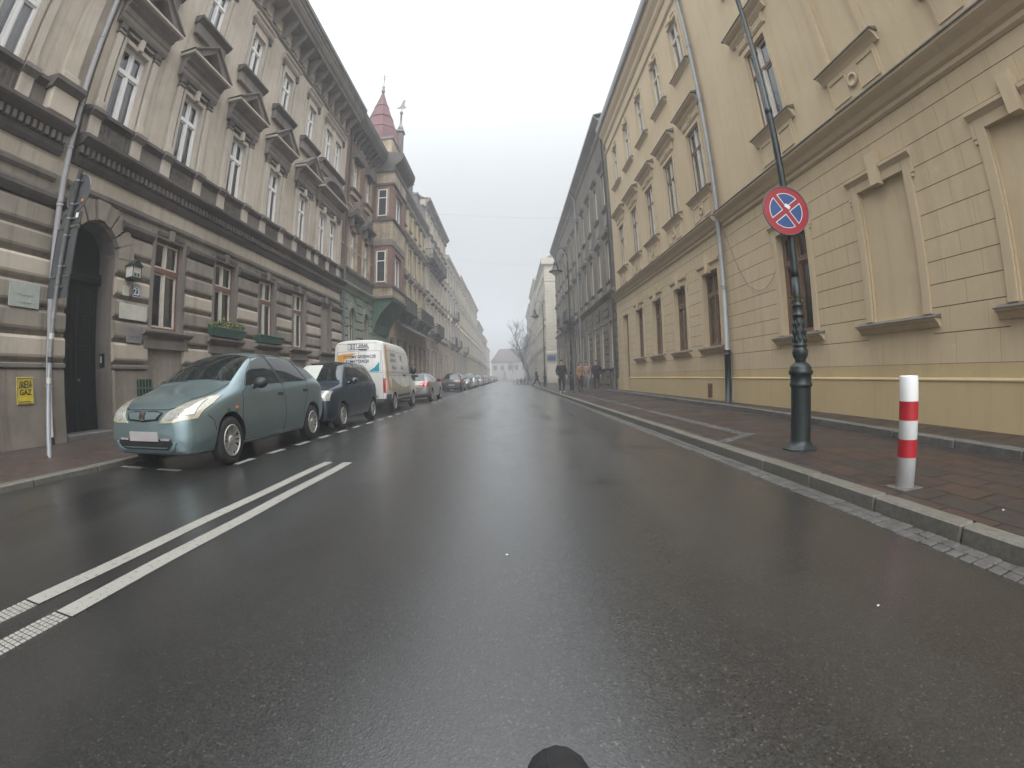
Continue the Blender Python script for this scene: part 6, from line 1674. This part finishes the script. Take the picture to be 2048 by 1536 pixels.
mb = MB(); mb.prism([(7.70, 3.86), (8.06, 3.86), (7.88, 4.0)], lambda a, b, d: (XL + .1 + d, a, b), 0, .30, M['iron']); mb.box(XL, XL + .13, 7.86, 7.90, 3.8, 3.84, M['iron']); mb.box(XL + .11, XL + .37, 7.73, 8.03, 3.555, 3.60, M['iron'])
for a in (7.74, 8.01): mb.box(XL + .355, XL + .37, a, a + .015, 3.6, 3.86, M['iron'])
mb.build('lamp_frame', t)
mb = MB(); mb.box(XL + .361, XL + .364, 7.79, 7.87, 3.62, 3.70, M['greend']); mb.box(XL + .361, XL + .364, 7.90, 7.97, 3.62, 3.70, M['greend']); mb.build('marking', t)
o = wall_plate('vent_grate', 'green iron cellar grate in the plinth behind the silver hatchback', 'grate', 8.22, 8.72, .96, 1.34, .102, M['seam'])
for k in range(5):
    mb = MB(); u = 8.25 + k * .11; mb.box(XL + .12, XL + .14, u, u + .03, .96, 1.34, M['greend']); mb.build('bar', o)
mb = MB(); mb.box(XL + .118, XL + .138, 8.2, 8.74, 1.12, 1.16, M['greend']); mb.build('bar', o)
t = thing('intercom', 'small steel intercom panel on the door reveal', 'intercom', (XL - .28, 7.45, 1.7))
mb = MB(); mb.box(XL - .36, XL - .18, 7.435, 7.458, 1.62, 1.92, M['blackpl'], .004); mb.build('panel', t)
mb = MB(); mb.box(XL - .32, XL - .27, 7.428, 7.436, 1.72, 1.86, M['plaqw']); mb.build('button_label', t)

# window boxes
def wbox(u, label, mirror_):
    t = thing('window_box', label, 'window box', (XL + .3, u, 2.55))
    mb = MB()
    vs = [(XL + .06, u - .78, 2.56), (XL + .28, u - .78, 2.56), (XL + .28, u + .78, 2.56), (XL + .06, u + .78, 2.56), (XL + .02, u - .88, 2.80), (XL + .34, u - .88, 2.80), (XL + .34, u + .88, 2.80), (XL + .02, u + .88, 2.80)]
    mb.mesh(vs, [(0, 1, 2, 3), (0, 1, 5, 4), (1, 2, 6, 5), (2, 3, 7, 6), (3, 0, 4, 7)], M['planter'])
    mb.box(XL + .33, XL + .365, u - .9, u + .9, 2.775, 2.815, M['planter'], .008); mb.build('trough', t)
    mb = MB(); mb.poly([(XL + .03, u - .87, 2.785), (XL + .33, u - .87, 2.785), (XL + .33, u + .87, 2.785), (XL + .03, u + .87, 2.785)], M['ground']); mb.build('soil', t)
wbox(11.95, 'green window box full of yellow green pansies', 1)
wbox(14.6, 'almost bare green window box next to the flowering one', 1)
def leaves(mb, n, box, s0, s1, mats):
    for k in range(n):
        p = Vector([R.uniform(a, b) for a, b in box]); q = Vector((R.gauss(0, 1), R.gauss(0, 1), R.uniform(-.2, 1.4))).normalized() * R.uniform(s0, s1)
        w = q.cross(Vector((R.gauss(0, 1), R.gauss(0, 1), R.gauss(0, 1)))).normalized() * q.length * .38
        mb.poly([p, p + q * .5 + w, p + q, p + q * .5 - w], mats[R.randrange(len(mats))])
mb = MB()
for k in range(16):
    u = 11.95 - .8 + k * .107; h = R.uniform(.12, .30)
    leaves(mb, 46, ((XL + .06, XL + .32), (u - .09, u + .09), (2.78, 2.80 + h)), .04, .09, [M['leaf'], M['leaf'], M['leafy']])
    mb.tube([(XL + .18, u, 2.78), (XL + .18 + R.uniform(-.05, .08), u + R.uniform(-.05, .05), 2.82 + h)], .006, 4, M['leaf'])
tag(mb.build('flowering_plant'), 'low yellow green pansies growing in the green window box', 'plant')
mb = MB(); leaves(mb, 60, ((XL + .06, XL + .32), (13.85, 15.4), (2.78, 2.83)), .03, .06, [M['leaf']])
tag(mb.build('small_plant'), 'few short green shoots in the almost bare window box', 'plant')

# street name plate on the cream corner house
t = thing('street_sign', 'dark blue street name plate on the cream corner house', 'street sign', (6.75, 72.9, 4.05))
mb = MB(); mb.box(5.95, 7.45, 72.84, 72.9, 3.55, 4.5, M['navy'], .01); mb.build('plate', t)
mb = MB()
for a, b, c_, d in ((6.0, 7.4, 3.6, 3.64), (6.0, 7.4, 4.41, 4.45), (6.0, 6.04, 3.64, 4.41), (7.36, 7.4, 3.64, 4.41)): mb.box(a, b, 72.83, 72.845, c_, d, M['plaqw'])
mb.build('border', t)

# ------------------------------------------------------------------ people
def skin_body(joints, bones, name, mat, sub=2):
    """joints: name -> (pos, radius); one continuous skinned surface"""
    names = list(joints); me = bpy.data.meshes.new(name)
    me.from_pydata([joints[n][0] for n in names], [(names.index(a), names.index(b)) for a, b in bones], [])
    o = bpy.data.objects.new(name, me); C.objects.link(o)
    sk = o.modifiers.new('s', 'SKIN'); ss = o.modifiers.new('u', 'SUBSURF'); ss.levels = ss.render_levels = sub
    sv = me.skin_vertices[0].data
    for i, n in enumerate(names):
        r = joints[n][1]; sv[i].radius = r if isinstance(r, tuple) else (r, r); sv[i].use_root = i == 0
    dg = bpy.context.evaluated_depsgraph_get()
    m2 = bpy.data.meshes.new_from_object(o.evaluated_get(dg)); bpy.data.objects.remove(o)
    m2.materials.clear(); m2.materials.append(mat)
    for p in m2.polygons: p.use_smooth = True
    return m2
def person(label, X, Y, face, top, legs, H=1.72, stride=0., coat=.0, hairlen=0, shoes='ink', group=None, build=1., arms=0):
    """figure built facing -y, turned by face degrees; stride in metres between the feet"""
    t = thing('person', label, 'person', (X, Y, .122), group, radians(face))
    k = H / 1.72
    J = {}
    def j(n, x, y, z, r): J[n] = ((x * k, y * k, z * k), tuple(a * k for a in r) if isinstance(r, tuple) else r * k)
    b = build
    j('pelvis', 0, 0, .95, (.135 * b, .105 * b)); j('waist', 0, .0, 1.10, (.125 * b, .095 * b)); j('chest', 0, -.01, 1.28, (.155 * b, .11 * b)); j('neckbase', 0, .01, 1.43, (.08, .07)); j('neck', 0, .0, 1.49, .05)
    j('head', 0, -.015, 1.57, (.072, .088)); j('crown', 0, -.005, 1.66, (.068, .085))
    B = [('pelvis', 'waist'), ('waist', 'chest'), ('chest', 'neckbase'), ('neckbase', 'neck'), ('neck', 'head'), ('head', 'crown')]
    for s_, n in ((-1, 'L'), (1, 'R')):
        st_ = stride * s_
        j('hip' + n, .09 * s_, 0, .88, .095 * b); j('knee' + n, .10 * s_, -.5 * st_ - (.06 if s_ < 0 and stride else .01), .48, .06); j('ankle' + n, .10 * s_, -st_ + (.0 if not stride else .05), .09 + (.07 if stride and s_ < 0 else 0), .04)
        j('toe' + n, .12 * s_, -st_ - .15, .045 + (.02 if stride and s_ < 0 else 0), .038)
        B += [('pelvis', 'hip' + n), ('hip' + n, 'knee' + n), ('knee' + n, 'ankle' + n), ('ankle' + n, 'toe' + n)]
        sw = -stride * s_ * .6
        j('shoulder' + n, .165 * s_ * b, 0, 1.385, .058); j('elbow' + n, .215 * s_ * b, .04 + sw * -.4, 1.12, .045)
        hy, hz = (-.16 + sw * -.9, .90) if not arms else (-.2, 1.0)
        j('wrist' + n, (.20 - .08 * arms) * s_ * b, hy * .7, hz, .03); j('palm' + n, (.195 - .09 * arms) * s_ * b, hy * .85, hz - .07, .034)
        B += [('chest', 'shoulder' + n), ('shoulder' + n, 'elbow' + n), ('elbow' + n, 'wrist' + n), ('wrist' + n, 'palm' + n)]
        for q in range(4):
            fx = (.18 + .018 * q - .09 * arms - .02) * s_ * b
            ln = (.075, .088, .092, .08)[q]
            j(f'f{q}{n}', fx, hy * .85 - .012, hz - .07 - ln * .55, .0095); j(f'g{q}{n}', fx, hy * .85 - .03, hz - .07 - ln, .0085)
            B += [('palm' + n, f'f{q}{n}'), (f'f{q}{n}', f'g{q}{n}')]
        j('th' + n, (.16 - .09 * arms) * s_ * b, hy * .85 - .05, hz - .09, .0105); B.append(('palm' + n, 'th' + n))
    me = skin_body(J, B, 'person_body', M['skin'])
    me.materials.append(legs); me.materials.append(M[shoes]); me.materials.append(top)
    for p in me.polygons:
        z = p.center.z / k; ax_ = abs(p.center.x) / k
        p.material_index = 2 if z < .085 else (1 if z < .98 and ax_ < .19 else (0 if z > 1.46 or z < .94 else 3))
    o = bpy.data.objects.new('body', me); C.objects.link(o); o.parent = t
    # jacket: a looser shell over torso and sleeves
    names = ['pelvis', 'waist', 'chest', 'neckbase', 'shoulderL', 'shoulderR', 'elbowL', 'elbowR', 'wristL', 'wristR']
    JJ = {n: (J[n][0], tuple(a + .022 * k for a in (J[n][1] if isinstance(J[n][1], tuple) else (J[n][1],) * 2))) for n in names}
    BB = [(a, c) for a, c in B if a in names and c in names]
    if coat: JJ['hem'] = ((0, .0, (.95 - coat) * k), (.18 * k * b, .14 * k * b)); BB.append(('pelvis', 'hem'))
    JJ = {'chest': JJ['chest'], **JJ}
    o = bpy.data.objects.new('jacket', skin_body(JJ, BB, 'jacket', top)); C.objects.link(o); o.parent = t
    hp = MB(); hc = Vector(J['crown'][0])
    for lat in range(7):
        a0, a1 = pi / 2 * (1 - lat / 7 * 1.25), pi / 2 * (1 - (lat + 1) / 7 * 1.25)
        for lon in range(18):
            q = []
            for a, l in ((a0, lon), (a0, lon + 1), (a1, lon + 1), (a1, lon)):
                th_ = 2 * pi * l / 18; fr = max(0, -sin(th_))
                aa = max(a, .25 * fr * 1.6)
                rr = .094 * k
                q.append(hc + Vector((rr * cos(aa) * cos(th_) * .92, rr * 1.12 * cos(aa) * sin(th_) + .004, rr * 1.05 * sin(aa) - .02 * k)))
            hp.poly(q, M['hair'], True)
    if hairlen: hp.tube([hc + Vector((0, .07, -.02)), hc + Vector((0, .10, -.14)), hc + Vector((0, .10, -.14 - hairlen))], [.06, .065, .03], 10, M['hair'])
    me = bpy.data.meshes.new('hair'); me.from_pydata(hp.v, [], hp.f); me.materials.append(M['hair'])
    for p in me.polygons: p.use_smooth = True
    o = bpy.data.objects.new('hair', me); C.objects.link(o); o.parent = t
    # face: nose, eyes, mouth, ears set on the skinned head
    fb = MB(); y0 = J['head'][0][1]
    z0 = J['head'][0][2]
    fb.tube([(0, y0 - .083 * k, z0 + .045 * k), (0, y0 - .102 * k, z0 + .012 * k), (0, y0 - .088 * k, z0 + .006 * k)], [.008, .013, .010], 6, M['skin'])
    for sgn in (-1, 1):
        fb.lathe([(.002, -.008), (.009, 0), (.002, .008)], (sgn * .030 * k, y0 - .084 * k, z0 + .046 * k), 8, M['ink'])
        fb.lathe([(.004, -.028), (.016, -.01), (.018, .012), (.006, .028)], (sgn * .074 * k, y0 + .01, z0 + .03 * k), 8, M['skin'], Matrix.Diagonal((.5, 1, 1, 1)))
    fb.box(-.022 * k, .022 * k, y0 - .088 * k, y0 - .08 * k, z0 - .026 * k, z0 - .02 * k, M['redw'])
    me = bpy.data.meshes.new('face'); me.from_pydata(fb.v, [], fb.f)
    for mm in fb.mats: me.materials.append(mm)
    me.polygons.foreach_set('material_index', fb.m); o = bpy.data.objects.new('face', me); C.objects.link(o); o.parent = t
    return t
PG = 'pedestrians on the right pavement'
DK = cloth('black_jacket_cloth', (.018, .024, .026)); JN = cloth('blue_jeans', (.075, .10, .125)); TN = cloth('tan_jacket_cloth', (.27, .17, .10)); PK = cloth('dusty_pink_jacket_cloth', (.25, .17, .155)); NV = cloth('dark_coat_cloth', (.016, .018, .028)); TR = cloth('dark_trousers', (.035, .034, .036)); LJ = cloth('pale_jeans', (.17, .21, .23)); WN = cloth('wine_trousers', (.08, .035, .035))
M['whiteshoe'] = plain('white_shoes', (.6, .6, .58), .6); M['tanshoe'] = plain('tan_shoes', (.4, .26, .1), .7)
person('person in bulky black jacket and white shoes beside the lamp post', 3.08, 27.2, 12, DK, TR, 1.98, 0, .04, 0, 'whiteshoe', PG, 1.22)
person('person in tan jacket and wine red trousers between the lamp post and a pink jacket', 4.28, 27.6, 30, TN, WN, 1.84, .0, .02, .12, 'ink', PG)
person('person in dusty pink jacket and pale blue jeans in the middle of the group', 4.72, 27.9, -25, PK, LJ, 1.86, .12, .0, .1, 'ink', PG, 1.05)
person('person in long dark coat and tan shoes nearest the dark house wall', 5.45, 28.4, -10, NV, TR, 1.96, .0, .22, 0, 'tanshoe', PG, 1.18)
person('person in dark jacket striding off the kerb with one leg out', 2.5, 43.2, 80, DK, TR, 1.82, .36, .06, 0, 'ink', PG, 1.08)

# ------------------------------------------------------------------ bicycles at the far corner, our own front wheel
def bicycle(label, X, Y, rot, m, group):
    t = thing('bicycle', label, 'bicycle', (X, Y, .0), group, radians(rot))
    def put(mb, nm, par=None):
        me = bpy.data.meshes.new(nm); me.from_pydata(mb.v, [], mb.f)
        for mm in mb.mats: me.materials.append(mm)
        me.polygons.foreach_set('material_index', mb.m); me.update(); o = bpy.data.objects.new(nm, me); C.objects.link(o); o.parent = par or t; return o
    for wx in (-.52, .52):
        mb = MB(); mb.tube([(wx + .33 * cos(2 * pi * k / 20), 0, .35 + .33 * sin(2 * pi * k / 20)) for k in range(21)], .022, 6, M['tyre'])
        for k in range(9):
            a = 2 * pi * k / 9; mb.tube([(wx, 0, .35), (wx + .32 * cos(a), 0, .35 + .32 * sin(a))], .004, 3, M['steel'])
        put(mb, 'wheel')
    mb = MB()
    for a, b in (((-.52, .35), (-.12, .30)), ((-.12, .30), (-.22, .82)), ((-.52, .35), (-.2, .74)), ((-.2, .76), (.36, .80)), ((-.12, .30), (.37, .70)), ((.35, .86), (.52, .35))): mb.tube([(a[0], 0, a[1]), (b[0], 0, b[1])], .018, 6, m)
    put(mb, 'frame')
    mb = MB(); mb.box(-.36, -.10, -.06, .06, .84, .90, M['blackpl'], .02); put(mb, 'saddle')
    mb = MB(); mb.tube([(.30, -.28, 1.0), (.38, -.12, 1.02), (.35, 0, .92), (.38, .12, 1.02), (.30, .28, 1.0)], .014, 6, M['blackpl']); put(mb, 'handlebar')
BG = 'bicycles parked at the side street corner'
for i, (x, y_, r_, nm) in enumerate(((1.25, 66.4, 8, 'black bicycle standing nearest the middle of the road at the corner'), (1.75, 66.9, -12, 'dark green bicycle standing between two others at the corner'), (2.3, 66.3, 20, 'grey bicycle standing nearest the kerb at the corner'), (1.9, 68.3, 5, 'blue bicycle standing behind the other three at the corner'))):
    bicycle(nm, x, y_, r_, (M['iron'], M['greend'], M['steel'], M['bluesign'])[i], BG)
t = thing('rider_bicycle', 'dark knobbly front tyre of the bicycle being ridden, at the bottom edge', 'bicycle', (.045, .27, .0))
mb = MB(); wc = Vector((.050, .268, .349)); n = 48; ms = 14
vs = []; fs = []
for i in range(n):
    a = 2 * pi * i / n
    for k in range(ms):
        b = 2 * pi * k / ms; rr = .318 + .036 * cos(b) * (1.05 if abs(b - 0) < .5 else 1)
        vs.append((wc.x + .041 * sin(b), wc.y + rr * cos(a), wc.z + rr * sin(a)))
fs = [(i * ms + k, i * ms + (k + 1) % ms, ((i + 1) % n) * ms + (k + 1) % ms, ((i + 1) % n) * ms + k) for i in range(n) for k in range(ms)]
mb.mesh(vs, fs, M['tyre'], True)
for xo in (-.016, 0, .016):
    mb.tube([(wc.x + xo, wc.y + (.3525 - abs(xo) * .22) * cos(2 * pi * k / 72), wc.z + (.3525 - abs(xo) * .22) * sin(2 * pi * k / 72)) for k in range(73)], .0025, 5, M['tyre'])
mb.build('tyre', t)
mb = MB(); mb.tube([(wc.x, wc.y + .27 * cos(2 * pi * k / 40), wc.z + .27 * sin(2 * pi * k / 40)) for k in range(41)], .014, 6, M['blackpl'])
for k in range(14):
    a = 2 * pi * k / 14; mb.tube([wc, (wc.x, wc.y + .27 * cos(a), wc.z + .27 * sin(a))], .0015, 3, M['steel'])
o = mb.build('rim', t)

# ------------------------------------------------------------------ trees
def bare_tree(label, X, Y, H, seed, r0=.22, spread=1., group=None, twigs=True):
    rr = random.Random(seed); t = thing('bare_tree', label, 'tree', (X, Y, .1), group)
    tr, cr = MB(), MB()
    def grow(p, d, ln, r, lev):
        pts = [p]; q = p.copy(); dd = d.copy()
        n = 4
        for i in range(n):
            dd = (dd + Vector((rr.gauss(0, .12), rr.gauss(0, .12), rr.gauss(.04, .06)))).normalized(); q = q + dd * ln / n; pts.append(q.copy())
        (tr if lev == 0 else cr).tube(pts, [r * (1 - .45 * i / n) for i in range(n + 1)], 6 if lev < 2 else 3, M['bark'], cap=False)
        if lev >= 4: return
        for i in range((5, 5, 5, 4)[lev]):
            f_ = rr.uniform(.35 if lev else .45, 1.0); b = pts[min(int(f_ * n), n - 1)].lerp(pts[min(int(f_ * n) + 1, n)], f_ * n % 1)
            nd = (dd * .75 + Vector((rr.gauss(0, .55) * spread, rr.gauss(0, .55) * spread, rr.uniform(.0, .55)))).normalized()
            grow(b, nd, ln * rr.uniform(.5, .72), max(.012, r * .5), lev + 1)
    grow(Vector((X, Y, .05)), Vector((0, 0, 1)), H * .48, r0, 0)
    tr.build('trunk', t); cr.build('crown', t)
    return t
bare_tree('tall bare street tree on the right before the red house', 4.3, 104, 15.5, 5, .26)
bare_tree('smaller bare tree crowding behind the tall one', 5.0, 116, 12, 11, .2)
bare_tree('thin bare sapling in front of the white end house', .6, 190, 9, 3, .12, .8)
t = thing('conifer', 'small dark cone shaped conifer before the white end house', 'tree', (-2.2, 185, 0))
mb = MB()
for k in range(1400):
    z = R.uniform(.3, 3.8); r = (4.0 - z) * .42 * R.uniform(.5, 1); a = R.uniform(0, 2 * pi)
    p = Vector((-2.2 + cos(a) * r, 185 + sin(a) * r, z)); q = Vector((cos(a), sin(a), -.2)) * .3; w = Vector((-sin(a), cos(a), 0)) * .07
    mb.poly([p, p + q * .5 + w, p + q, p + q * .5 - w], M['leaf'])
mb.build('crown', t); mb = MB(); mb.tube([(-2.2, 185, 0), (-2.2, 185, 1.5)], .09, 6, M['bark']); mb.build('trunk', t)

# overhead cables across the street
def cable(label, y, zl, zr, sag, name='overhead_cable'):
    mb = MB(); mb.tube([(XL + (XR - XL) * k / 20, y + (1.5) * k / 20, zl + (zr - zl) * k / 20 - sag * 4 * (k / 20) * (1 - k / 20)) for k in range(21)], .006, 4, M['wire'])
    tag(mb.build(name), label, 'cable')
cable('higher thin overhead cable strung across the street near the oriel', 31, 13.6, 13.0, .5)
cable('lower thin overhead cable strung across the street beyond the ochre house', 47, 14.6, 13.4, .7)

# small litter
for i, (x, y_, s_) in enumerate(((3.42, 1.92, .016), (1.72, 1.55, .010), (-.05, 2.75, .011))):
    mb = MB(); z = .128 if x > 3 else .006
    mb.poly([(x - s_, y_ - s_ * .4, z), (x + s_ * .6, y_ - s_ * .6, z + .004), (x + s_, y_ + s_ * .4, z + .002), (x - s_ * .4, y_ + s_ * .6, z + .005)], M['plaqw'])
    tag(mb.build('paper_scrap'), ['white paper scrap on the pavers near the bollard', 'pale paper scrap lying on the right half of the road', 'tiny pale paper scrap lying on the middle of the road'][i], 'paper scrap')

# ------------------------------------------------------------------ mist
hm = bpy.data.materials.new('mist'); hm.use_nodes = True
ht = hm.node_tree; ht.nodes.clear()
pv = ht.nodes.new('ShaderNodeVolumePrincipled'); ho = ht.nodes.new('ShaderNodeOutputMaterial')
pv.inputs['Color'].default_value = (.86, .89, .93, 1); pv.inputs['Density'].default_value = .0038; pv.inputs['Anisotropy'].default_value = .2
ht.links.new(pv.outputs[0], ho.inputs['Volume'])
mb = MB(); mb.box(-156, 156, -36, 326, -1.1, 40, hm); struct(mb.build('haze'), 'stuff')
